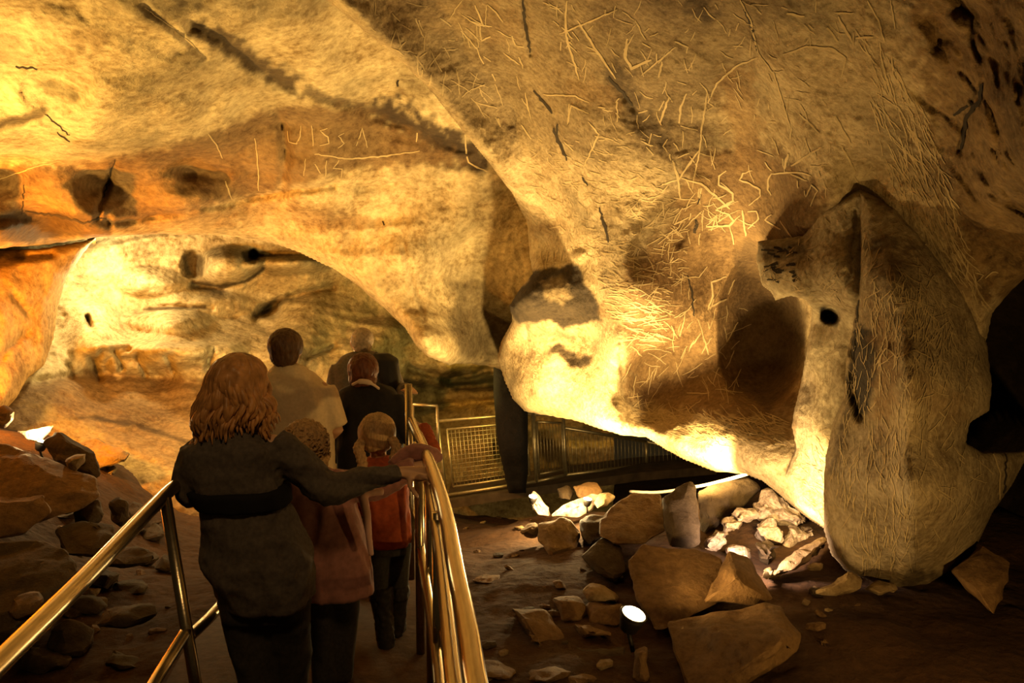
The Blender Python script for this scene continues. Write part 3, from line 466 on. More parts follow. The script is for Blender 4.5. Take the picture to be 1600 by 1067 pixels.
# near-black wall standing in for the shadow beyond the boulder, and the floor
tag(relief('wall_shadow', [(1380, 380), (2000, 260), (2050, 1200), (1380, 1200), (1480, 860)],
    [(1400, 400, 6.6), (1990, 280, 3.0), (1500, 600, 7.2), (1600, 600, 6.9), (1800, 700, 5.0), (1500, 900, 6.6), (1400, 1190, 5.0), (2000, 1190, 2.9), (1700, 900, 5.2)], (.035, .022, .012), step=6, R=0, r=1, wrap=.1, noise=((.8, .25), (2.5, .1), (7, .03)))[0],  # near-black base colour keeps this area in painted shadow
    'near black wall beyond the big boulder, coloured to stand in for shadow', kind='structure')
tag(relief('hanging_stone_blade', [(768, 545), (784, 556), (792, 580), (802, 608), (824, 640), (826, 690), (822, 770), (794, 770), (776, 690), (770, 610)], [(775, 560, 10.8), (820, 650, 10.6), (780, 760, 10.9), (820, 760, 10.8), (800, 690, 10.5)], (.006, .004, .003), step=3, R=.2, r=10, wrap=.6, noise=((3, .05), (9, .02)))[0],  # near-black colour paints the fin as an unlit gap
    'narrow stone fin behind the mesh gate, shade put into its near black colour', 'rock')

GPT = [(-.8, -2, 0), (-.8, 2, 0), (-1.0, 4, 0), (-1.4, 6.5, -.35), (-1.6, 8.5, -.75), (.5, 2, -.05), (2, 2, -.1), (4, 2, -.1), (1, 4, -.06), (2.5, 4, -.06), (4, 4.5, -.02), (.3, 5, -.06), (1.2, 5.3, -.04), (2.2, 5.4, -.02), (3.2, 5.6, 0), (5, 6, .1), (1.4, 6.2, .0), (2.4, 6.6, .1), (3.2, 7, .1), (0, 6.6, -.25), (.4, 7.6, -.32), (1.1, 7.4, -.2), (.4, 9, -.9), (1.6, 9, -.8), (3, 9, -.6), (-.4, 11, -1.5), (1, 12, -1.65), (3, 12, -1.6), (-1, 13, -1.7), (2, 14, -1.7),
       (-2.2, 2, -.1), (-2.6, 4, -.1), (-2.4, 6, -.3), (-3.2, 5.4, -.02), (-3.1, 6.6, -.32), (-4.4, 5.5, .35), (-4.2, 6.6, .45), (-3, 7.4, -.5), (-3.2, 8.6, -.6), (-4.4, 8, .25), (-5.6, 9, .3), (-6, 5, .5), (-5, 2, .1), (-6.5, -1, .1), (-2.4, 9.5, -.45), (-3, 11, -.6), (5, -1, 0), (7, 8, .3), (7, 3, 0)]
_g = rbf([(x * 100, y * 100, z) for x, y, z in GPT], 40)
def gz0(x, y): return _g(np.asarray(x) * 100., np.asarray(y) * 100.)
def gz(x, y):
    x = np.asarray(x, float); y = np.asarray(y, float)
    p = np.stack([x, y, np.zeros_like(x)], -1)
    path = np.clip(1 - np.abs(x + .66 + .138 * (y - 1.7) * 1.0 + 0 * y) / .75, 0, 1); k = np.clip(1 - path * 2.2, .0, 1) if True else 1
    n = .10 * fbm(p * .8, 3) + .045 * fbm(p * 3 + 4, 3) + .018 * fbm(p * 10, 3)
    return gz0(x, y) - .05 * k + n * k
gx = np.arange(-7, 7.5, .045); gy = np.arange(-2.5, 14.5, .045); GX, GY = np.meshgrid(gx, gy); GZ = gz(GX, GY)
V = np.stack([GX, GY, GZ], -1).reshape(-1, 3); nx_ = len(gx); ii = (np.arange(len(gy) - 1)[:, None] * nx_ + np.arange(nx_ - 1)[None]).ravel()
me = bpy.data.meshes.new('floor'); Fq = np.stack([ii, ii + 1, ii + 1 + nx_, ii + nx_], 1)
me.vertices.add(len(V)); me.vertices.foreach_set('co', V.ravel()); me.loops.add(Fq.size); me.loops.foreach_set('vertex_index', Fq.astype(np.int32).ravel())
me.polygons.add(len(Fq)); me.polygons.foreach_set('loop_start', np.arange(0, Fq.size, 4, dtype=np.int32)); me.polygons.foreach_set('loop_total', np.full(len(Fq), 4, np.int32)); me.polygons.foreach_set('use_smooth', np.ones(len(Fq), bool)); me.update(calc_edges=True); me.materials.append(M['soil'])
fo = bpy.data.objects.new('floor', me); COL.objects.link(fo); tag(fo, 'brown dirt floor of the cave', kind='structure')
def gd(px, py):                                        # depth at which a sight line meets the ground
    ds = np.arange(1.5, 14, .02); v = P(px, py, 1.0) - np.array([0, 0, CAMZ]); pts = np.array([0, 0, CAMZ]) + ds[:, None] * v
    h = pts[:, 2] - gz(pts[:, 0], pts[:, 1]); k = np.where(h < 0)[0]
    return ds[k[0]] if len(k) else 12.0
# the walkway
def walk_c(y): return -.66 - .138 * (y - 1.7)
V = []; Fc = []; ys = np.arange(-1.5, 8.0, .1)
for i, y in enumerate(ys):
    z = float(gz0(walk_c(y), y)) + .03
    for q, dz in ((-.62, -.12), (-.62, 0), (-.2, .004), (.2, .004), (.62, 0), (.62, -.12)): V.append((walk_c(y) + q, y, z + dz))
for i in range(len(ys) - 1):
    for k in range(5): a = i * 6 + k; Fc.append((a, a + 1, a + 7, a + 6))
tag(link_mesh('walkway_floor', V, Fc, M['path'], smooth=False), 'narrow brown concrete walkway between the handrails', kind='structure')
# ------------------------------------------------------------------ loose rocks
def rock(name, label, outline, mat, d=None, lean=.25, thick=.35, bulge=.06, peaks=(), group=None, cat='rock', amp=.02, cuts=4, bev=.012, sink=0, seed=None, parent=None):
    """One closed broken stone: outline points at their own distances, a bulging front, and a real back."""
    xs = [p[0] for p in outline]; ys = [p[1] for p in outline]; y0, y1 = min(ys), max(ys); cx, cy = sum(xs) / len(xs), sum(ys) / len(ys)
    if d is None: d = gd(cx if y1 > 1075 else [p[0] for p in outline if p[1] == y1][0], min(y1, 1080)) + sink
    dep = lambda y: d + lean * (y1 - y) / max(1, y1 - y0)
    pts = [P(x, y, dep(y)) for x, y in outline]
    pts += [P(cx + (x - cx) * .62, cy + (y - cy) * .62, dep(cy + (y - cy) * .62) - bulge * random.uniform(.6, 1.3)) for x, y in outline[::2]]
    pts += [P(x, y, q) for x, y, q in peaks]
    pts += [P(cx + (x - cx) * .86, cy + (y - cy) * .8 + (y1 - y0) * .04, dep(y) + thick * random.uniform(.8, 1.1)) for x, y in outline]
    bm = bmesh.new()
    for p in pts: bm.verts.new(p)
    r = bmesh.ops.convex_hull(bm, input=bm.verts[:]); bmesh.ops.delete(bm, geom=[v for v in bm.verts if not v.link_faces], context='VERTS')
    bmesh.ops.dissolve_limit(bm, angle_limit=math.radians(9), verts=bm.verts[:], edges=bm.edges[:])
    bmesh.ops.bevel(bm, geom=bm.edges[:], offset=bev, segments=1, affect='EDGES', clamp_overlap=True)
    bmesh.ops.triangulate(bm, faces=bm.faces[:])
    for _ in range(cuts):
        es = [e for e in bm.edges if e.calc_length() > .045]
        if not es or len(bm.verts) > 9000: break
        bmesh.ops.subdivide_edges(bm, edges=es, cuts=1); bmesh.ops.triangulate(bm, faces=[f for f in bm.faces if len(f.verts) > 3])
    co = np.array([v.co for v in bm.verts]); bm.normal_update(); no = np.array([v.normal for v in bm.verts])
    n = amp * (1.2 * fbm(co * 3.1 + (seed or 0), 3) + .7 * fbm(co * 9, 3) - .9 * np.clip(fbm(co * 4 + 5, 3, True) - .3, 0, 1)) - amp * 1.5 * np.clip(perlin(np.stack([co[:, 0] * 2, co[:, 1] * 2, co[:, 2] * 14], -1)), 0, 1)
    for v, nn, k in zip(bm.verts, no, n): v.co = Vector(np.array(v.co) + nn * k)
    ctr = co.mean(0); bmesh.ops.translate(bm, verts=bm.verts[:], vec=Vector(-ctr))
    bm.normal_update()
    for e in bm.edges: e.smooth = len(e.link_faces) == 2 and e.calc_face_angle(0) < math.radians(22)
    o = bm_obj(name, bm, mat, parent); o.location = ctr
    return tag(o, label, cat, group)
B, DK, GY_, PL = M['brownrock'], M['darkrock'], M['greyrock'], M['palerock']
z7 = lambda *p: [(780 + x * .325, 730 + y * .325) for x, y in p]
rock('stone_slab', 'broad brown slab leaning up behind the small floor spotlight', [(978, 873), (1004, 850), (1089, 857), (1127, 872), (1140, 920), (1122, 945), (1062, 962), (1040, 985), (1020, 985), (1004, 945), (988, 922)], B, lean=.75, thick=.45, bulge=.05, d=4.55)
rock('stone_slab', 'triangular brown slab standing on the broad slab', [(1137, 859), (1170, 869), (1193, 905), (1210, 938), (1183, 946), (1125, 944), (1098, 941), (1118, 899)], B, lean=.30, thick=.18, bulge=.03, d=4.75, peaks=[(1150, 900, 4.68)])
rock('stone_slab', 'largest brown slab lying at the bottom with a golden upper edge', [(1040, 970), (1105, 954), (1196, 941), (1224, 944), (1255, 990), (1248, 1016), (1205, 1052), (1150, 1085), (1085, 1095), (1052, 1022)], B, lean=.62, thick=.4, bulge=.05, d=3.95, peaks=[(1225, 1000, 4.05)])
rock('stone', 'long brown stone with a squared end, left of the small spotlight', z7((50, 670), (220, 680), (335, 830), (240, 875), (190, 893), (140, 780)), B, lean=.4, thick=.25)
rock('stone', 'squarish brown stone above the long one, touching a paler stone', z7((250, 630), (330, 612), (385, 620), (425, 690), (395, 745), (300, 745)), B, lean=.22, thick=.2)
rock('stone', 'pale lumpy stone on top of the pile beside the spotlight', z7((395, 595), (440, 548), (500, 558), (525, 600), (590, 620), (575, 652), (430, 642)), GY_, lean=.15, thick=.2, d=4.95)
rock('stone', 'flat oblong stone directly left of the glowing spotlight', z7((420, 655), (500, 645), (600, 650), (622, 740), (560, 775), (430, 752)), B, lean=.25, thick=.22, d=4.72)
rock('stone', 'thin layered stone below the oblong one', z7((350, 742), (440, 752), (550, 782), (552, 822), (400, 824), (365, 790)), B, lean=.15, thick=.2, d=4.55)
rock('stone', 'dark block below the thin layered stone', z7((325, 842), (470, 838), (612, 852), (602, 1000), (500, 1012), (380, 985)), DK, lean=.35, thick=.3, d=4.2)
rock('stone', 'small upright brown stone under the spotlight', z7((640, 872), (680, 852), (716, 850), (724, 1020), (690, 1040), (638, 1032)), B, lean=.15, thick=.15, d=4.1)
rock('stone', 'dark stone lying behind the stone pile and the broad slab', z7((385, 420), (500, 320), (600, 380), (612, 510), (560, 570), (470, 520)), DK, lean=.4, thick=.3, d=5.3)
rock('stone', 'grey split stone in front of the flaming bright lamps', z7((180, 265), (300, 240), (350, 262), (392, 320), (372, 400), (300, 432), (240, 434), (185, 360)), GY_, lean=.3, thick=.3, d=6.15)
rock('stone', 'small pale stone at the left foot of the grey split stone', z7((95, 305), (130, 270), (180, 268), (192, 330), (160, 342), (108, 334)), GY_, lean=.1, thick=.18, d=6.5)
rock('stone', 'rough stone right of the grey split one under the right lamp', z7((385, 255), (450, 225), (520, 235), (560, 262), (490, 340), (425, 385), (395, 340)), DK, lean=.35, thick=.3, d=6.1)
rock('stone', 'rounded brown stone at the foot of the wire fence', z7((350, 90), (420, 62), (480, 66), (502, 120), (450, 155), (380, 150)), B, lean=.2, thick=.3, d=7.4)
rock('stone', 'dark stone beside the rounded one at the fence foot', z7((270, 100), (330, 85), (362, 120), (350, 165), (290, 160)), DK, lean=.2, thick=.25, d=7.5)
rock('stone', 'small golden edged stone right of the bright lamps', z7((445, 170), (480, 128), (520, 122), (560, 140), (520, 190), (470, 205)), GY_, lean=.15, thick=.2, d=6.8)
rock('boulder', 'brown sloping boulder in the middle of the rock heap', z7((480, 250), (550, 170), (640, 120), (780, 128), (810, 300), (700, 372), (560, 372), (470, 330)), B, lean=.75, thick=.4, d=5.55)
rock('boulder', 'dark square sided boulder at the end of the white pipe', z7((780, 150), (860, 90), (925, 58), (952, 96), (972, 370), (900, 392), (822, 385), (785, 280)), DK, lean=.35, thick=.45, d=5.5)
rock('boulder', 'black shadowed boulder under the white pipe', z7((955, 115), (1060, 70), (1190, 42), (1250, 72), (1260, 105), (1180, 190), (1080, 220), (1000, 300), (965, 350)), DK, lean=.3, thick=.4, d=6.25)
# pale broken rock heap
for k, (lab, pts, m, d) in enumerate([
    ('purplish white top rock of the heap under the bright lip', ((1215, 165), (1290, 100), (1370, 120), (1440, 200), (1500, 260), (1440, 300), (1330, 290), (1240, 240)), PL, 6.1),
    ('white rock lobe with a dark hollow under it, middle of the heap', ((1150, 195), (1230, 192), (1255, 222), (1200, 262), (1140, 260), (1110, 230)), PL, 5.95),
    ('whitish sloping stone at the left shoulder of the heap', ((1060, 260), (1130, 225), (1180, 262), (1150, 310), (1070, 318)), PL, 5.9),
    ('pale stone with a dark face at the left end of the heap', ((975, 350), (1010, 312), (1070, 290), (1115, 305), (1105, 350), (1050, 400), (990, 402)), PL, 5.75),
    ('low white stone at the front foot of the heap', ((1070, 388), (1120, 372), (1180, 368), (1218, 400), (1210, 450), (1120, 425)), PL, 5.6),
    ('striped stone with vertical dark bands in the heap', ((1230, 255), (1320, 240), (1370, 300), (1350, 370), (1270, 372), (1225, 320)), PL, 5.85),
    ('brown and white banded stone at the right of the heap', ((1370, 260), (1460, 262), (1530, 300), (1490, 370), (1400, 400), (1350, 370)), PL, 5.95),
    ('rounded black stone in front of the heap', ((1225, 360), (1290, 340), (1340, 370), (1335, 440), (1300, 485), (1240, 450)), DK, 5.5),
    ('stone filling the dark hollow behind the heap', ((1090, 320), (1220, 250), (1400, 330), (1350, 480), (1240, 480), (1130, 420)), DK, 6.15),
    ('small pale stone between the heap and the triangular slab', ((1255, 500), (1300, 480), (1332, 500), (1310, 540), (1270, 535)), GY_, 5.2),
]): rock('stone', lab, z7(*pts), m, d=d, lean=.18, thick=.25, amp=.055, bulge=.09, cuts=5)
z4 = lambda *p: [(800 + x * .5, 533 + y * .5) for x, y in p]
rock('stone', 'yellow lit ridge of stone sloping under the bright lip', z4((790, 742), (840, 690), (900, 640), (975, 600), (985, 628), (930, 690), (860, 735)), GY_, d=5.25, lean=.3, thick=.2, amp=.035)
rock('stone', 'flat splintered stone below the front boulder tip', z4((945, 785), (1010, 742), (1060, 715), (1100, 740), (1085, 775), (1020, 797)), GY_, d=4.75, lean=.15, thick=.18, amp=.03)
rock('stone', 'small yellow chip beside the flat splintered stone', z4((1095, 775), (1140, 745), (1200, 755), (1215, 780), (1150, 797)), GY_, d=4.85, lean=.1, thick=.12)
rock('stone', 'tiny stone chip next to the ridge under the lip', z4((905, 700), (940, 680), (975, 690), (970, 715), (925, 720)), GY_, d=5.0, lean=.05, thick=.1)
rock('boulder', 'pointed brown boulder to the right of the hanging boulder', z4((1368, 715), (1420, 665), (1470, 632), (1560, 690), (1545, 770), (1508, 862), (1440, 800)), B, d=4.5, lean=.4, thick=.4)
# left heap
rock('boulder', 'large brown boulder in front of the left floor lamp', [(-60, 688), (18, 693), (70, 712), (150, 745), (160, 775), (120, 800), (60, 820), (-60, 830)], B, d=5.3, lean=.9, thick=.5, bulge=.1)
rock('boulder', 'jagged dark boulder right of the left floor lamp', [(66, 690), (84, 672), (100, 676), (122, 690), (150, 706), (160, 742), (152, 750), (118, 742), (80, 720)], DK, d=6.25, lean=.35, thick=.3)
rock('stone', 'small stone with a bright lit top on the jagged boulder', [(100, 718), (118, 706), (138, 704), (136, 722), (118, 740), (104, 736)], GY_, d=5.9, lean=.1, thick=.15)
rock('boulder', 'pale topped stone block at the left picture edge above the rail', [(-60, 775), (30, 768), (72, 770), (84, 800), (40, 835), (-60, 850)], B, d=4.9, lean=.35, thick=.4)
rock('stone', 'round dark stone beside the lit floor left of the railing', [(170, 785), (185, 775), (200, 782), (206, 808), (190, 824), (172, 815)], DK, d=6.3, lean=.1, thick=.2)
rock('stone', 'angular dark stone left of the round dark stone', [(112, 800), (140, 778), (158, 780), (165, 812), (140, 830), (115, 826)], DK, d=5.8, lean=.2, thick=.25)
rock('boulder', 'black angular boulder in the middle of the left heap', [(85, 825), (130, 812), (180, 818), (186, 850), (150, 870), (100, 866)], DK, d=5.1, lean=.4, thick=.4)
rock('boulder', 'huge dark boulder filling the lower left under the handrail', [(-60, 850), (60, 840), (110, 858), (126, 890), (80, 940), (20, 985), (-60, 1010)], DK, d=3.9, lean=.8, thick=.5)
rock('stone', 'thin layered stone lying on the ground beside the left post', [(150, 862), (215, 848), (245, 862), (240, 880), (190, 892), (155, 885)], DK, d=4.9, lean=.2, thick=.3)
rock('stone', 'brown mottled stone under the lower end of the left rail', [(20, 930), (60, 918), (74, 935), (60, 962), (25, 975), (5, 960)], B, d=3.5, lean=.15, thick=.2)
rock('stone', 'low dark stone between the left railing and the lower corner', [(160, 950), (240, 942), (250, 960), (200, 985), (150, 980)], DK, d=3.75, lean=.15, thick=.25)
rock('boulder', 'rounded overhanging stone at the left picture edge beside the lamp', [(-50, 642), (8, 634), (26, 640), (22, 656), (8, 668), (-50, 672)], B, d=6.5, lean=.2, thick=.4)
rock('stone', 'pale lit stone lying behind the jagged boulder', [(160, 735), (176, 726), (186, 730), (178, 742), (164, 744)], GY_, d=8.3, lean=.1, thick=.2)
rock('boulder', 'lit boulder on the ledge behind the jagged dark boulder', [(112, 690), (150, 684), (180, 694), (205, 706), (198, 720), (170, 726), (150, 735), (130, 722)], GY_, d=8.2, lean=.4, thick=.4, amp=.04)
for k, (x, y, wd_, h_, dd) in enumerate([(215, 800, 30, 22, 5.9), (238, 832, 26, 20, 5.3), (150, 905, 48, 26, 4.3), (205, 915, 34, 20, 4.2), (95, 800, 34, 20, 5.4), (110, 1000, 56, 34, 3.3), (60, 1030, 60, 30, 3.05), (190, 1030, 40, 22, 3.3), (222, 872, 30, 16, 4.8), (175, 845, 30, 20, 5.2), (262, 880, 26, 18, 4.7), (130, 945, 40, 22, 3.9), (768, 1050, 40, 20, 3.5), (850, 1052, 44, 18, 3.6), (905, 1062, 36, 18, 3.5), (760, 905, 34, 12, 4.8), (1290, 1000, 26, 14, 4.2), (1340, 940, 22, 12, 4.6)]):
    a0 = random.uniform(0, 6); o_ = [(x + wd_ * math.cos(a0 + q * .9) * random.uniform(.6, 1.15), y + h_ * math.sin(a0 + q * .9) * random.uniform(.6, 1.15)) for q in range(7)]
    l_ = x < 500; by_ = max(q[1] for q in o_)
    rock('stone', 'dark broken stone in the heap left of the railing' if l_ else 'brown broken stone half sunk in the dirt right of the railing', o_, DK if l_ else B, d=gd(x, min(by_, 1080)), lean=.2, thick=.2, bulge=.06, group='dark stones heaped on the left slope' if l_ else 'brown stones half sunk right of the walkway')
# scattered small stones, each one its own object
protos = []
for k in range(7):
    a0 = random.uniform(0, 6); o_ = [(400 + 30 * math.cos(a0 + q * .9) * random.uniform(.7, 1.1), 800 + 22 * math.sin(a0 + q * .9) * random.uniform(.7, 1.1)) for q in range(7)]
    protos.append(rock('small_stone', 'x', o_, [B, DK, GY_][k % 3] if k < 6 else B, d=3.0, lean=.03, thick=.09, bulge=.03, bev=.002, cuts=0, amp=.012, group='loose stones scattered on the cave floor', cat='stone'))
spots = []
while len(spots) < 90:
    rgn = random.random()
    if rgn < .55: x, y = random.uniform(740, 1300), random.uniform(785, 1065)
    elif rgn < .75: x, y = random.uniform(690, 960), random.uniform(775, 830)
    else: x, y = random.uniform(60, 300), random.uniform(800, 1000)
    if 975 < x < 1255 and y > 850: continue
    spots.append((x, y))
for k, (x, y) in enumerate(spots):
    o = protos[k] if k < 7 else protos[k % 7].copy()
    if k >= 7: COL.objects.link(o)
    p = P(x, y, gd(x, y)); s_ = random.uniform(.25, .85)
    o.location = (p[0], p[1], float(gz(p[0], p[1])) + .012 * s_); o.rotation_euler = (random.uniform(-.3, .3), random.uniform(-.3, .3), random.uniform(0, 6.28)); o.scale = (s_, s_, s_ * .8)
    o['label'] = 'small broken stone lying loose on the brown cave floor'

# ------------------------------------------------------------------ floor lamps
def spot_lamp(pos, aim, label, s=1.0, group=None):
    t = root('floor_spotlight', label, 'lamp', group); t.location = Vector(pos)
    d = Vector(aim).normalized(); z = Vector((0, 0, 0))
    tubes_obj('lamp_housing', [([z - d * .10 * s, z - d * .085 * s, z - d * .03 * s, z, z + d * .001], [.028 * s, .045 * s, .060 * s, .066 * s, .060 * s])], M['black'], t, 24)
    a, b = frame_of(d)
    v = [z + d * .006 * s + (a * math.cos(q * math.pi / 12) + b * math.sin(q * math.pi / 12)) * .058 * s for q in range(24)] + [z + d * .016 * s]
    link_mesh('lens', v, [(q, (q + 1) % 24, 24) for q in range(24)], M['lens'], t)
    tubes_obj('bezel', [([z + (a * math.cos(q * math.pi / 12) + b * math.sin(q * math.pi / 12)) * .064 * s for q in range(25)], .006 * s)], M['black'], t, 8)
    g = Vector((0, 0, -.19 * s))
    tubes_obj('mounting_stake', [([z - d * .09 * s, g], .012 * s)], M['black'], t, 8)
    return t
spot_lamp(P(990, 960, 4.42), (.28, -.22, .93), 'small round floor spotlight with a glowing face among the stones', 1.05)
spot_lamp(P(833, 776, 7.2), (.1, -.25, 1), 'bright floor spotlight left of its twin below the rock nose', .6, 'floodlights under the scratched wall')
spot_lamp(P(918, 780, 6.9), (.1, -.1, 1), 'bright floor spotlight right of its twin below the rock nose', .6, 'floodlights under the scratched wall')
spot_lamp(P(66, 690, 7.05), (.3, .1, 1), 'bright floor spotlight behind the large left boulder', .8)
for lab, pts, d in (('white hot glowing stone beside the left twin spotlight', [(825, 770), (834, 764), (842, 786), (862, 793), (860, 808), (838, 807), (827, 792)], 7.25), ('glowing lit stone under the right twin spotlight', [(860, 806), (880, 790), (905, 786), (925, 768), (942, 772), (928, 796), (905, 812), (880, 809)], 7.0),
                    ('glowing lit stone at the left floor lamp', [(22, 672), (50, 668), (86, 664), (80, 676), (60, 692), (40, 688)], 7.0)):
    rock('stone', lab, pts, M['palerock'], d=d, lean=.12, thick=.12, bulge=.02, amp=.02)

# ------------------------------------------------------------------ handrails
RT, RM, RR = 1.07, .55, .025
def handrail(label, top, mid, posts, rails_extra=()):
    t = root('handrail', label, 'handrail')
    tubes_obj('top_rail', [(smooth_pts(top, 8), RR)], M['steel'], t, 18)
    for mpts in mid: tubes_obj('mid_rail', [(smooth_pts(mpts, 6), .021)], M['steel'], t, 16)
    for a, b in posts: tubes_obj('post', [([a, b], .021)], M['steel'], t, 16)
    for e in rails_extra: tubes_obj('inner_rail', [(smooth_pts(e, 8), .019)], M['steel'], t, 16)
    return t
def foot(p, z=0.0, dx=0, dy=0): return np.array([p[0] + dx, p[1] + dy, z])
TL = [PZ(-150, 1180, RT), PZ(0, 1034, RT), PZ(130, 906, RT), PZ(235, 796, RT), PZ(268, 764, RT), PZ(300, 744, RT), PZ(345, 722, RT)]
pA = PZ(258, 778, RT); pAm = P(292, 985, 3.0); pAb = P(320, 1130, 2.95)
pAb = pAm + (pAm - pA) * ((pAm[2] - .0) / (pA[2] - pAm[2]))
handrail('left steel handrail running from the lower left corner to the woman', TL,
         [[PZ(180, 1170, RM), PZ(245, 1060, RM), pAm], [pAm + np.array([0, 0, -.03]), PZ(345, 945, RM), PZ(395, 870, RM)]], [(pA, pAb)])
TRp = [PZ(758, 1140, RT), PZ(742, 1060, RT), PZ(730, 980, RT), PZ(712, 890, RT), PZ(696, 800, RT), PZ(682, 752, RT), PZ(668, 715, RT), PZ(654, 682, RT), PZ(643, 658, RT)]
inner = [PZ(722, 1140, 1.0), PZ(708, 1060, 1.0), PZ(698, 960, 1.0), PZ(686, 850, 1.0), PZ(672, 770, 1.0), PZ(660, 725, 1.0), PZ(650, 695, 1.0)]
p1 = PZ(672, 828, RT - .07); p1m = P(676, 976, 3.0)
def vpost(px, py, z, zb=0.0, lean=.0): a = PZ(px, py, z); return (a, np.array([a[0] + lean, a[1], zb]))
handrail('right steel handrail the woman holds, curving away down the walkway', TRp,
         [[PZ(690, 1120, RM), PZ(684, 1040, RM), PZ(675, 972, RM), PZ(662, 890, RM), PZ(653, 830, RM), PZ(645, 790, RM)], [PZ(712, 1120, .62), PZ(703, 1040, .62), PZ(690, 960, .62)]],
         [vpost(684, 800, RT - .03), vpost(671, 722, RT - .03), (P(638, 600, 4.65), P(642, 905, 4.65)), vpost(654, 690, RT)], [inner])

# ------------------------------------------------------------------ fence and gate far below
def fence_panel(name, label, corners, d0, d1, nx, ny, group=None, frame=.022, wire=.0045, inset=True):
    """corners: left top, right top, right bottom, left bottom in the photo; frame tubes plus a woven wire or bar infill"""
    t = root(name, label, 'fence', group)
    (a, b, c, e) = corners; A, B_, C_, E = P(*a, d0), P(*b, d1), P(*c, d1), P(*e, d0)
    tubes_obj('top_rail', [([A, B_], frame)], M['galv'], t, 10); tubes_obj('bottom_rail', [([E, C_], frame)], M['galv'], t, 10)
    tubes_obj('post', [([A, E], frame)], M['galv'], t, 10); tubes_obj('post', [([B_, C_], frame * 1.2)], M['galv'], t, 10)
    L = lambda p, q, k: p + (q - p) * k
    f0, f1 = (.09, .93) if inset else (0, 1); g0, g1 = (.12, .90) if inset else (.0, 1)
    def pt(u, v): return L(L(A, B_, u), L(E, C_, u), v)
    specs = [([pt(f0 + (f1 - f0) * k / nx, g0), pt(f0 + (f1 - f0) * k / nx, g1)], wire) for k in range(nx + 1)]
    if ny: specs += [([pt(f0, g0 + (g1 - g0) * k / ny), pt(f1, g0 + (g1 - g0) * k / ny)], wire) for k in range(ny + 1)]
    tubes_obj('wire_mesh' if ny else 'bar_infill', specs, M['galv'], t, 5)
    if inset:
        c4 = [pt(f0, g0), pt(f1, g0), pt(f1, g1), pt(f0, g1), pt(f0, g0)]
        tubes_obj('inner_frame', [([c4[k], c4[k + 1]], frame * .7) for k in range(4)], M['galv'], t, 8)
    return t
fence_panel('mesh_fence_panel', 'woven wire fence panel nearest the railing with a steel frame', [(684, 658), (832, 646), (838, 752), (697, 774)], 11.6, 11.4, 20, 13)
fence_panel('mesh_fence_panel', 'fence panel of thin upright bars right of the woven panel', [(834, 646), (880, 650), (884, 742), (839, 752)], 11.4, 11.6, 8, 0)
fence_panel('mesh_fence_panel', 'low fence section of upright bars running behind the rock nose', [(880, 668), (1010, 690), (1010, 726), (884, 742)], 11.6, 12.4, 22, 0, inset=False)
fence_panel('mesh_fence_panel', 'far fence section of upright bars half hidden under the bright rock', [(1010, 690), (1110, 712), (1115, 726), (1010, 728)], 12.4, 12.8, 16, 0, inset=False)
t = root('handrail', 'thin low steel rail frame left of the wire fence panel', 'handrail')
for a, b in (((645, 632), (684, 634)), ((683, 634), (685, 700)), ((645, 632), (646, 700))): tubes_obj('post' if a[0] == b[0] or b[0] - a[0] < 5 else 'top_rail', [([P(*a, 9.5), P(*b, 9.5)], .017)], M['galv'], t, 8)
# ramp deck edge below the fence and the bowed white pipe
v = []
for x, y, d in ((697, 782, 11.5), (840, 760, 11.3), (1000, 738, 11.8), (1120, 728, 12.2)): 
    p = P(x, y, d); v += [p + [0, 0, 0], p + [0, 0, -.12], p + [0, .9, -.12], p + [0, .9, 0]]
tag(link_mesh('deck', v, [(4 * k + a, 4 * k + b, 4 * k + 4 + b, 4 * k + 4 + a) for k in range(3) for a, b in ((0, 1), (1, 2), (2, 3), (3, 0))] + [(3, 2, 1, 0), (12, 13, 14, 15)], M['wood'], smooth=False), 'narrow dark deck under the wire fence', kind='structure')
tag(tubes_obj('kick_pipe', [(smooth_pts([P(985, 768, 7.9), P(1030, 769, 7.5), P(1090, 760, 6.9), P(1130, 751, 6.6), P(1175, 738, 6.35), P(1215, 722, 6.2)], 8), .013)], M['white']), 'slim whitish pipe bowing along the ground under the bright lip', 'pipe')
# ------------------------------------------------------------------ people
def ell(c, r, n=3):
    bm = bmesh.new(); bmesh.ops.create_icosphere(bm, subdivisions=n, radius=1)
    v = [Vector(c) + Vector((a.co.x * r[0], a.co.y * r[1], a.co.z * r[2])) for a in bm.verts]
    f = [tuple(q.index for q in x.verts) for x in bm.faces]; bm.free(); return v, f
def capsule(pts, rad, seg=14):
    """a limb: one swept skin through its joints with rounded ends"""
    pts = [Vector(p) for p in pts]; d0 = (pts[0] - pts[1]).normalized(); d1 = (pts[-1] - pts[-2]).normalized()
    A = [pts[0] + d0 * rad[0] * k for k in (1, .85, .5)]; RA = [rad[0] * k for k in (.15, .55, .87)]
    Z_ = [pts[-1] + d1 * rad[-1] * k for k in (.5, .85, 1)]; RZ = [rad[-1] * k for k in (.87, .55, .15)]
    return tube(A + pts + Z_, RA + list(rad) + RZ, seg)
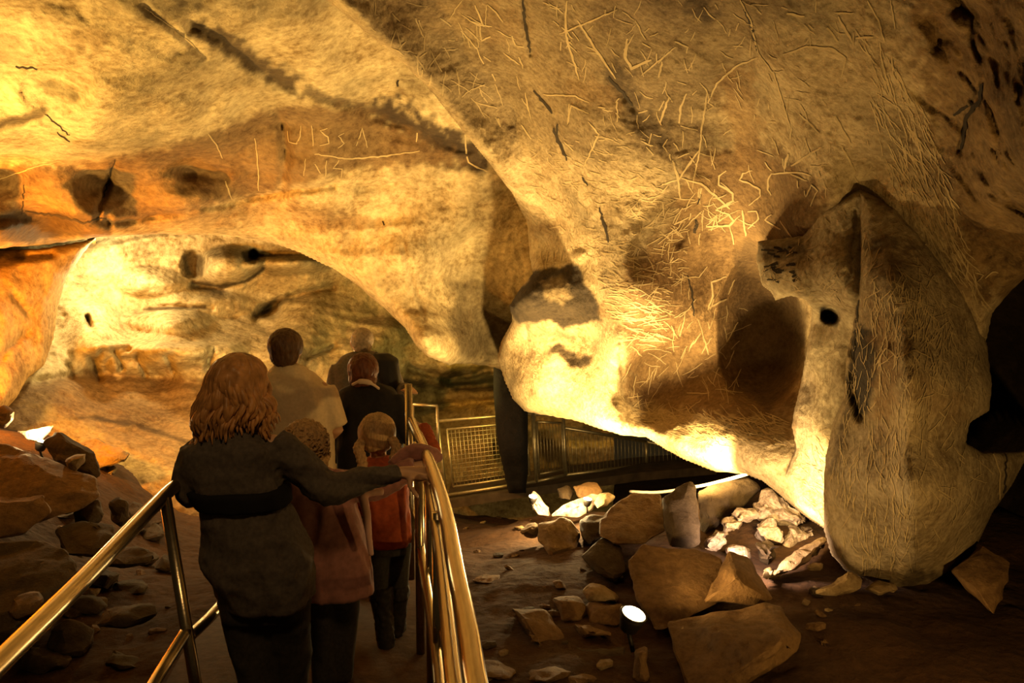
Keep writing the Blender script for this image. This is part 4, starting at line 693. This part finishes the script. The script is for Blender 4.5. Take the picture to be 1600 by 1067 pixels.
def rings(rs, k=1.0, seg=28):
    """rs: (px, py, d, half width in px, half depth in m) down the body"""
    V = []; Fc = []
    for (x, y, d, rx, rz) in rs:
        c = P(x, y, d); rxm = rx * d / FPX * k; rz = rz * k
        for q in range(seg):
            a = 2 * math.pi * q / seg; ca, sa = math.cos(a), math.sin(a)
            V.append(Vector((c[0] + rxm * math.copysign(abs(ca) ** .8, ca), c[1] + rz * math.copysign(abs(sa) ** .8, sa), c[2])))
    n = len(rs)
    for i in range(n - 1):
        for q in range(seg): q2 = (q + 1) % seg; Fc.append((i * seg + q, (i + 1) * seg + q, (i + 1) * seg + q2, i * seg + q2))
    Fc.append(tuple(range(seg))); Fc.append(tuple(reversed(range((n - 1) * seg, n * seg)))); return V, Fc
def fused(name, prims, mat, parent, voxel=.011, smooth=6, fold=0.0, fsc=(7, 7, 3), seed=0, label=None):
    v, f = join(prims); o = link_mesh(name, v, f, mat)
    m = o.modifiers.new('r', 'REMESH'); m.mode = 'VOXEL'; m.voxel_size = voxel
    m2 = o.modifiers.new('s', 'SMOOTH'); m2.iterations = smooth; m2.factor = .5
    dg = bpy.context.evaluated_depsgraph_get(); me = bpy.data.meshes.new_from_object(o.evaluated_get(dg))
    old = o.data; o.modifiers.clear(); o.data = me; bpy.data.meshes.remove(old); me.name = name
    n = len(me.vertices); co = np.empty(n * 3); me.vertices.foreach_get('co', co); co = co.reshape(-1, 3)
    if fold:
        no = np.empty(n * 3); me.vertices.foreach_get('normal', no); no = no.reshape(-1, 3)
        q = co * np.array(fsc) + seed; co = co + no * (fold * (fbm(q, 3, True) - .45))[:, None]; me.vertices.foreach_set('co', co.ravel())
    me.polygons.foreach_set('use_smooth', np.ones(len(me.polygons), bool)); me.materials.clear(); me.materials.append(mat); me.update()
    if parent: o.parent = parent
    if label: o['label'] = label
    return o
def T(p): return Vector(P(*p))
def hand_prims(w, tips, thumb, s=1.0, palm=None):
    """palm plus four unequal fingers bent at the knuckles and a thumb leaving the side of the palm"""
    w = T(w); tt = [T(t) for t in tips]; c = palm and T(palm) or (w + sum(tt, Vector()) / 4) / 2
    out = [capsule([w, c], [.024 * s, .030 * s])]
    for k, t in enumerate(tt):
        kn = c + (t - c) * .38; mid = c + (t - c) * .72 + Vector((0, 0, .012 * s))
        out.append(capsule([c.lerp(kn, .3), kn, mid, t], [.013 * s, .0105 * s, .009 * s, .0075 * s], 10))
    th = T(thumb); out.append(capsule([w.lerp(c, .5), w.lerp(th, .55) + Vector((0, 0, -.004)), th], [.015 * s, .011 * s, .009 * s], 10)); return out
def person(label, J, mats, s=1.0, voxel=.011):
    t = root('person', label, 'person'); c = P(*J['torso'][len(J['torso']) // 2][:3])
    s_ = s; prim = [rings(J['torso'], .80)]
    hx, hy, hd, hrx, hry = J['head']; k = hd / FPX; H = T((hx, hy, hd))
    yaw = J.get('face', 1)                       # seen from behind: the face is turned away down the walkway
    lean = Vector(J.get('turn', (0, 1, 0))).normalized(); side = Vector((lean.y, -lean.x, 0)).normalized()
    prim += [ell(H, (hrx * k * .86, hry * k * .95, hry * k * .95)), ell(H + lean * .03 * s + Vector((0, 0, -.05 * s)), (hrx * k * .70, hry * k * .72, hry * k * .62))]
    prim += [ell(H + lean * hry * k * .98 + Vector((0, 0, -.012 * s)), (.013 * s, .018 * s, .022 * s), 2)]                       # nose
    for q in (-1, 1):
        prim += [ell(H + side * q * hrx * k * .90 + Vector((0, 0, -.012 * s)), (.010 * s, .018 * s, .030 * s), 2)]               # ears
        prim += [ell(H + lean * hry * k * .86 + side * q * .032 * s + Vector((0, 0, .012 * s)), (.014 * s, .009 * s, .008 * s), 2)]  # brows over the eyes
    prim += [ell(H + lean * hry * k * .88 + Vector((0, 0, -.055 * s)), (.024 * s, .010 * s, .008 * s), 2)]                        # mouth
    prim += [capsule([H + Vector((0, 0, -.05 * s)), T(J['neck'])], [.052 * s, .058 * s])]
    for sd in ('armL', 'armR'):
        a = [T(q) for q in J[sd]]; prim.append(capsule(a, [.046 * s, .038 * s, .026 * s]))
        if sd + '_hand' in J: prim += hand_prims(J[sd][2], *J[sd + '_hand'], s=s * 1.12)
        else:
            w_ = a[2]; d_ = (a[2] - a[1]).normalized(); A_, B2 = frame_of(d_)
            prim += [capsule([w_, w_ + d_ * .07 * s], [.024 * s, .032 * s])] + [capsule([w_ + d_ * .07 * s + A_ * (q - 1.5) * .019 * s, w_ + d_ * (.12 + .01 * (q % 3)) * s + A_ * (q - 1.5) * .022 * s + B2 * .01, w_ + d_ * (.145 + .01 * (q % 3)) * s + A_ * (q - 1.5) * .022 * s + B2 * .03], [.011 * s, .0095 * s, .008 * s], 8) for q in range(4)] + [capsule([w_ + d_ * .02 * s + A_ * .02 * s, w_ + d_ * .07 * s + A_ * .055 * s], [.014 * s, .010 * s], 8)]
    for sd in ('legL', 'legR'):
        a = [T(q) for q in J[sd]]; prim.append(capsule(a, [.075 * s, .050 * s, .036 * s])); prim.append(capsule([a[2], a[2] + lean * .13 * s + Vector((0, 0, -.03 * s))], [.038 * s, .030 * s]))
    fused('body', prim, M['skin'], t, voxel, 4)
    return t, H, lean, side
def sleeves(J, rads, which=('armL', 'armR'), cut_=1.0):
    out = []
    for sd in which:
        a = [T(q) for q in J[sd]]; e = a[1].lerp(a[2], cut_) if cut_ > 0 else a[0].lerp(a[1], 1 + cut_)
        pts = [a[0], a[0].lerp(a[1], .5), a[1], a[1].lerp(e, .5), e] if cut_ > 0 else [a[0], a[0].lerp(e, .5), e]
        r = rads if cut_ > 0 else rads[:3]; out.append(tube(smooth_pts(pts, 3), np.interp(np.linspace(0, 1, (len(pts) - 1) * 3 + 1), np.linspace(0, 1, len(r)), r), 16))
    return out
def trousers(J, hip, rads, to=1.0):
    out = [rings(hip)]
    for sd in ('legL', 'legR'):
        a = [T(q) for q in J[sd]]; e = a[1].lerp(a[2], to); out.append(tube(smooth_pts([a[0], a[0].lerp(a[1], .5), a[1], a[1].lerp(e, .5), e], 3), np.interp(np.linspace(0, 1, 13), np.linspace(0, 1, len(rads)), rads), 16))
    return out
def shoes(t, J, s, lean, hgt=.0, mat='boot', name='shoe'):
    for sd in ('legL', 'legR'):
        a = [T(q) for q in J[sd]]; k = a[2]; g = float(gz0(k.x, k.y)) + .03; p = [ell(Vector((k.x, k.y, g + .035 * s)) + lean * .06 * s, (.045 * s, .12 * s, .04 * s)), capsule([Vector((k.x, k.y, g + .05 * s)), Vector((k.x, k.y, g + (.10 + hgt) * s))], [.048 * s, .052 * s + hgt * .06])]
        fused(name, p, M[mat], t, .011, 3, .004, (20, 20, 20))

# woman in the long dark coat
wd = 3.3
J = dict(torso=[(369, 668, wd, 20, .06), (366, 682, wd, 44, .10), (362, 698, wd, 66, .13), (364, 735, wd, 72, .14), (376, 790, wd, 68, .13), (394, 840, wd, 78, .15), (404, 880, wd, 82, .16), (410, 930, wd, 74, .15)],
         head=(374, 600, wd, 38, 47), neck=(370, 672, wd), turn=(-.15, 1, 0),
         armL=[(312, 700, wd), (300, 768, wd - .04), (302, 744, wd + .10)], armR=[(425, 696, wd), (512, 762, wd + .05), (628, 738, 3.5)],
         armR_hand=([(678, 726, 3.60), (690, 737, 3.56), (688, 749, 3.50), (676, 758, 3.45)], (652, 776, 3.42), ),
         legL=[(385, 930, wd), (400, 1050, wd), (400, 1172, wd)], legR=[(440, 930, wd), (455, 1045, wd + .08), (445, 1165, wd + .1)])
t, H, ln_, sd_ = person('woman seen from behind in a long dark coat, wavy auburn hair, hand on rail', J, None, 1.0, .008)
fused('coat', [rings([(370, 664, wd, 26, .075), (367, 680, wd, 50, .115), (363, 696, wd, 73, .145), (364, 735, wd, 75, .155), (375, 765, wd, 69, .145), (385, 792, wd, 64, .135), (396, 835, wd, 75, .16), (403, 870, wd, 82, .175), (411, 905, wd, 79, .175), (420, 940, wd, 68, .16)])] +
      sleeves(J, [.072, .078, .066, .05, .042], cut_=.95), M['navy'], t, .009, 5, .024, (6, 6, 5))
fused('waist_band', [rings([(373, 757, wd, 78, .170), (377, 770, wd, 75, .166), (383, 788, wd, 71, .160)])], M['band'], t, .012, 2, .004, label='black band tied around the coat')
fused('trousers', trousers(J, [(412, 925, wd, 66, .14), (416, 960, wd, 66, .13)], [.11, .095, .078, .07, .06]), M['jean'], t, .012, 5, .012, (8, 8, 5))
shoes(t, J, 1.0, ln_)
# hair: a full cap and many separate waving locks
hk = wd / FPX
cap = [ell(H + Vector((0, -.01, .012)), (42 * hk, .120, 45 * hk)), ell(H + Vector((-.02, -.02, -.09)), (46 * hk, .10, 46 * hk))]
specs = []
for k in range(230):
    a = random.uniform(-.25, math.pi + .25) if k % 6 else random.uniform(0, 6.28)
    el = random.uniform(.05, .75); u = Vector((math.cos(a), -math.sin(a), 0))                 # most of them on the side facing the camera
    top = H + Vector((u.x * .10 * el, u.y * .115 * el, .118 * math.sqrt(max(0, 1 - el * el * .8))))
    pts = [top]; lenf = random.uniform(.75, 1.05); ph = random.uniform(0, 6.28); out = random.uniform(.92, 1.10)
    side_ = max(0, -u.x); zend = H.z - (.135 + .09 * side_ + .03 * abs(math.sin(a * 3.1))) * lenf
    for q in range(1, 12):
        f_ = q / 11; z = top.z - (top.z - zend) * f_; dz = max(0, z - H.z + .02) / .142
        rr = (.100 * math.sqrt(max(.02, 1 - dz * dz)) + .014 * min(1, max(0, (H.z - z) / .12))) * out; wv = .024 * math.sin(ph + f_ * 11) * f_
        pts.append(Vector((H.x - .028 * f_ + u.x * (rr + wv + .015 * f_), H.y - .01 + u.y * (rr + wv), z)) + Vector((-.018 * math.cos(ph * .3 + a * 2 + f_ * 9) * f_, 0, 0)))
    tail = pts[-1]; cu = random.uniform(-.012, .014); pts += [tail + Vector((u.x * cu, u.y * cu, -.018)), tail + Vector((u.x * cu * 1.2, u.y * cu * 1.2, -.034))]
    r0 = random.uniform(.006, .014); specs.append((smooth_pts(pts, 2), np.interp(np.linspace(0, 1, (len(pts) - 1) * 2 + 1), [0, .1, .6, .9, 1], [r0 * .6, r0, r0, r0 * .55, r0 * .15])))
hv = [fused('hair', cap, M['auburn'], t, .010, 4, .012, (22, 22, 7), label='wavy shoulder length auburn hair')]
lk = tubes_obj('hair_locks', specs, M['auburn'], hv[0], 7); lk['label'] = 'curling locks of auburn hair'

# child in the mauve coat
d = 3.72
J = dict(torso=[(478, 728, d, 14, .05), (482, 742, d, 36, .09), (500, 790, d, 46, .11), (508, 850, d, 52, .12), (515, 905, d, 52, .12)], head=(478, 694, d, 33, 38), neck=(478, 730, d), turn=(-.3, 1, 0),
         armL=[(448, 752, d), (440, 800, d), (452, 840, d + .1)], armR=[(520, 752, d), (580, 766, d), (650, 728, 3.72)], armR_hand=([(676, 716, 3.80), (684, 722, 3.76), (682, 730, 3.72), (676, 736, 3.70)], (664, 742, 3.66)),
         legL=[(500, 900, d), (505, 985, d), (508, 1068, d)], legR=[(535, 900, d), (538, 975, d + .05), (534, 1062, d + .06)])
t, H, ln_, sd_ = person('curly haired child in a mauve coat reaching the rail below the woman\'s arm', J, None, .8)
fused('coat', [rings([(478, 726, d, 20, .06), (484, 742, d, 42, .10), (500, 775, d, 50, .12), (508, 830, d, 60, .135), (514, 880, d, 66, .15), (520, 925, d, 64, .15)])] + sleeves(J, [.058, .062, .058, .052, .052]), M['mauve'], t, .010, 5, .020, (7, 7, 2.2), 3)
fused('sleeve_cuff', [tube(smooth_pts([P(612, 728, 3.72), P(632, 714, 3.76), P(655, 708, 3.78), P(692, 716, 3.80)], 3), [.030, .032, .036, .042, .044, .046, .046, .042, .034, .012], 18)], M['mauve'], t, .008, 4, .006, (12, 12, 12), label='wide loose mauve cuff resting on the rail')
fused('sleeve_underside', [tube(smooth_pts([P(548, 774, 3.60), P(570, 770, 3.58), P(600, 768, 3.60)], 4), .016, 10), tube(smooth_pts([P(566, 772, 3.57), P(572, 800, 3.56), P(576, 835, 3.57), P(580, 868, 3.585)], 4), list(np.linspace(.022, .012, 13)), 10)], M['pink'], t, .008, 3, .003, label='pale pink strips standing for the sleeve underside')  # pink strips added in place of the sleeve's paler underside
fused('trousers', trousers(J, [(515, 890, d, 44, .11), (517, 915, d, 44, .10)], [.08, .07, .06, .058, .054]), M['jean'], t, .012, 4, .010)
shoes(t, J, .8, ln_, .12)
hk = d / FPX; hr = fused('hair', [ell(H + Vector((0, -.012, .01)), (35 * hk, .118, 36 * hk)), ell(H + Vector((.01, -.02, -.06)), (32 * hk, .10, 28 * hk))], M['blond'], t, .008, 3, .022, (26, 26, 18), label='short curly light brown hair')
specs = []
for k in range(150):
    a = random.uniform(-.4, math.pi + .4); e = random.uniform(-.9, 1.3); n_ = Vector((math.cos(a) * math.cos(e), -math.sin(a) * math.cos(e), math.sin(e))); c0 = H + Vector((n_.x * 34 * hk, n_.y * .118, n_.z * 36 * hk)) + Vector((0, -.01, -.01)); A1, B1 = frame_of(n_)
    specs.append(([c0 + A1 * .013 * math.cos(q * 1.0) + B1 * .013 * math.sin(q * 1.0) + n_ * .003 * q for q in range(7)], [.005, .006, .006, .006, .005, .004, .002]))
tubes_obj('hair_curls', specs, M['blond'], hr, 6)

# girl with plaits
d = 4.2
J = dict(torso=[(592, 712, d, 12, .05), (596, 726, d, 32, .085), (603, 760, d, 33, .10), (606, 800, d, 32, .10), (608, 850, d, 33, .11)], head=(590, 677, d, 26, 32), neck=(591, 714, d), turn=(.05, 1, 0),
         armL=[(570, 738, d), (566, 775, d), (572, 800, d + .1)], armR=[(626, 736, d), (676, 712, 4.18), (662, 668, 4.36)], armR_hand=([(652, 660, 4.45), (650, 664, 4.44), (649, 668, 4.43), (650, 672, 4.42)], (658, 660, 4.40)),
         legL=[(595, 850, d), (592, 925, d), (603, 1000, d)], legR=[(622, 850, d), (622, 915, d + .08), (620, 972, d + .14)])
t, H, ln_, sd_ = person('girl with two light brown plaits in a rust red jumper and dark boots', J, None, .72)
fused('jumper', [rings([(591, 712, d, 15, .05), (596, 724, d, 34, .09), (602, 755, d, 36, .11), (606, 800, d, 34, .11), (608, 848, d, 35, .115)])] + sleeves(J, [.052, .05, .044, .040, .038]), M['red'], t, .009, 5, .010, (9, 9, 8), 2)
fused('trousers', trousers(J, [(608, 838, d, 32, .10), (608, 862, d, 31, .095)], [.066, .06, .05, .045, .042], .6), M['jean'], t, .010, 4, .006)
for k, (a, b) in enumerate((((596, 925, d), (603, 1004, d)), ((622, 922, d + .08), (620, 978, d + .14)))):
    a, b = T(a), T(b); fused('boot', [capsule([a, b], [.052, .044]), ell(b + Vector((0, .05, -.03)), (.040, .095, .038)), tube([a + Vector((0, 0, .03)), a + Vector((0, 0, -.04))], [.058, .060], 14)], M['boot'], t, .009, 3, .010, (30, 30, 30))
hk = d / FPX; hr = fused('hair', [ell(H + Vector((0, -.012, .006)), (30 * hk, .112, 32 * hk)), ell(H + Vector((0, -.03, -.03)), (26 * hk, .09, 20 * hk))], M['blond'], t, .007, 3, .006, (40, 10, 8), label='light brown hair parted down the back')
for q, pts in ((-1, [(567, 688, 4.12), (560, 700, 4.09), (565, 716, 4.07), (567, 736, 4.06)]), (1, [(612, 686, 4.12), (620, 700, 4.09), (616, 718, 4.07), (621, 740, 4.06)])):
    c = smooth_pts([P(*p) for p in pts], 5); pr = [ell(Vector(p) + Vector(((-.007 if k % 2 else .007), 0, 0)), (.022, .020, .016), 2) for k, p in enumerate(c)]; fused('plait', pr, M['blond'], hr, .005, 1)

# man in tan shirt
d = 4.9
J = dict(torso=[(450, 572, d, 14, .06), (455, 590, d, 40, .11), (462, 620, d, 52, .13), (468, 680, d, 48, .13), (472, 740, d, 46, .13), (474, 790, d, 46, .13)], head=(447, 545, d, 25, 31), neck=(449, 576, d), turn=(-.1, 1, 0),
         armL=[(412, 606, d), (402, 660, d), (410, 700, d + .15)], armR=[(502, 608, d), (527, 672, d), (500, 700, d + .18)], legL=[(455, 790, d), (455, 890, d), (455, 985, d)], legR=[(490, 790, d), (492, 890, d), (492, 985, d)])
t, H, ln_, sd_ = person('man in a tan short sleeved shirt with cropped brown hair, seen from behind', J, None, 1.0)
fused('shirt', [rings([(449, 568, d, 17, .065), (453, 582, d, 34, .10), (460, 602, d, 52, .135), (466, 640, d, 55, .15), (470, 700, d, 52, .15), (474, 780, d, 52, .15)])] + sleeves(J, [.080, .082, .074], cut_=-.06), M['tan'], t, .011, 5, .014, (6, 6, 3), 5)
fused('trousers', trousers(J, [(474, 770, d, 50, .14), (474, 810, d, 50, .14)], [.10, .09, .08, .075, .07]), M['jean'], t, .014, 4, .01)
shoes(t, J, 1.0, ln_)
hk = d / FPX; fused('hair', [ell(H + Vector((0, -.014, .022)), (27 * hk, .116, 27 * hk)), ell(H + Vector((0, -.045, -.03)), (22 * hk, .07, 21 * hk))], M['brownhair'], t, .007, 3, .008, (50, 50, 14))

# person in the black jacket with pale collar
d = 5.15
J = dict(torso=[(572, 598, d, 14, .06), (574, 612, d, 40, .11), (576, 640, d, 46, .13), (578, 700, d, 42, .13), (580, 780, d, 42, .13)], head=(568, 578, d, 22, 27), neck=(573, 602, d - .02), turn=(-.1, 1, -.0),
         armL=[(534, 626, d), (526, 680, d), (532, 720, d + .1)], armR=[(612, 624, d), (634, 672, d - .05), (645, 690, d - .02)], legL=[(565, 780, d), (565, 870, d), (565, 960, d)], legR=[(598, 780, d), (598, 870, d), (598, 960, d)])
t, H, ln_, sd_ = person('person in a black jacket with reddish brown hair and a pale collar, head bowed', J, None, .95)
fused('jacket', [rings([(573, 600, d, 22, .08), (573, 609, d, 42, .12), (575, 632, d, 54, .15), (577, 680, d, 52, .15), (579, 740, d, 50, .15), (580, 800, d, 50, .15)])] + sleeves(J, [.075, .072, .06, .05, .045]), M['black_cloth'], t, .011, 5, .012, (6, 6, 4), 8)
fused('collar', [tube(smooth_pts([P(550, 601, d - .08), P(562, 596, d - .13), P(578, 598, d - .14), P(593, 608, d - .10)], 5), [.010] * 5 + [.017] * 6 + [.010] * 5, 10)], M['white_cloth'], t, .007, 2)
fused('trousers', trousers(J, [(580, 780, d, 45, .13), (580, 820, d, 45, .13)], [.09, .08, .07, .065, .06]), M['jean'], t, .014, 4, .01)
shoes(t, J, .95, ln_)
hk = d / FPX; fused('hair', [ell(H + Vector((0, -.014, .008)), (24 * hk, .112, 26 * hk)), ell(H + Vector((0, -.03, -.05)), (22 * hk, .08, 18 * hk))], M['redhair'], t, .007, 3, .008, (50, 50, 14))

# grey haired man at the front
d = 6.1
J = dict(torso=[(568, 550, d, 12, .06), (566, 560, d, 34, .11), (568, 590, d, 42, .13), (572, 650, d, 40, .13), (574, 700, d, 40, .13)], head=(564, 534, d, 17, 20), neck=(567, 552, d), turn=(-.25, 1, 0),
         armL=[(534, 572, d), (522, 620, d), (530, 650, d + .1)], armR=[(602, 572, d), (622, 612, d - .05), (636, 610, d - .3)], legL=[(560, 700, d), (560, 780, d), (560, 860, d)], legR=[(588, 700, d), (588, 780, d), (588, 860, d)])
t, H, ln_, sd_ = person('grey haired man furthest ahead in a grey shirt, half hidden behind the black jacket', J, None, 1.0)
fused('shirt', [rings([(567, 549, d, 15, .07), (567, 556, d, 34, .11), (567, 575, d, 46, .14), (570, 610, d, 46, .15), (574, 700, d, 44, .15)])] + sleeves(J, [.08, .078, .066, .055, .05]), M['greyshirt'], t, .012, 5, .012, (6, 6, 4))
fused('trousers', trousers(J, [(574, 690, d, 42, .14), (574, 720, d, 42, .14)], [.09, .08, .07, .065, .06]), M['jean'], t, .014, 4, .01)
shoes(t, J, 1.0, ln_)
hk = d / FPX; fused('hair', [ell(H + Vector((.012, -.012, .016)), (17.5 * hk, .104, 19 * hk)), ell(H + Vector((.02, -.03, -.02)), (14 * hk, .075, 14 * hk))], M['greyhair'], t, .007, 3, .006, (50, 50, 14))
bp = root('backpack', 'black backpack worn high on the grey haired man\'s right shoulder', 'backpack')
fused('bag', [rings([(596, 552, d - .17, 12, .05), (602, 562, d - .18, 20, .08), (606, 590, d - .18, 20, .09), (608, 614, d - .18, 16, .07)])], M['strap'], bp, .010, 5, .008)
tubes_obj('strap', [(smooth_pts([P(594, 566, d - .20), P(588, 552, d - .10), P(592, 560, d + .02)], 5), .012)], M['strap'], bp, 8)
bpy.context.view_layer.update()
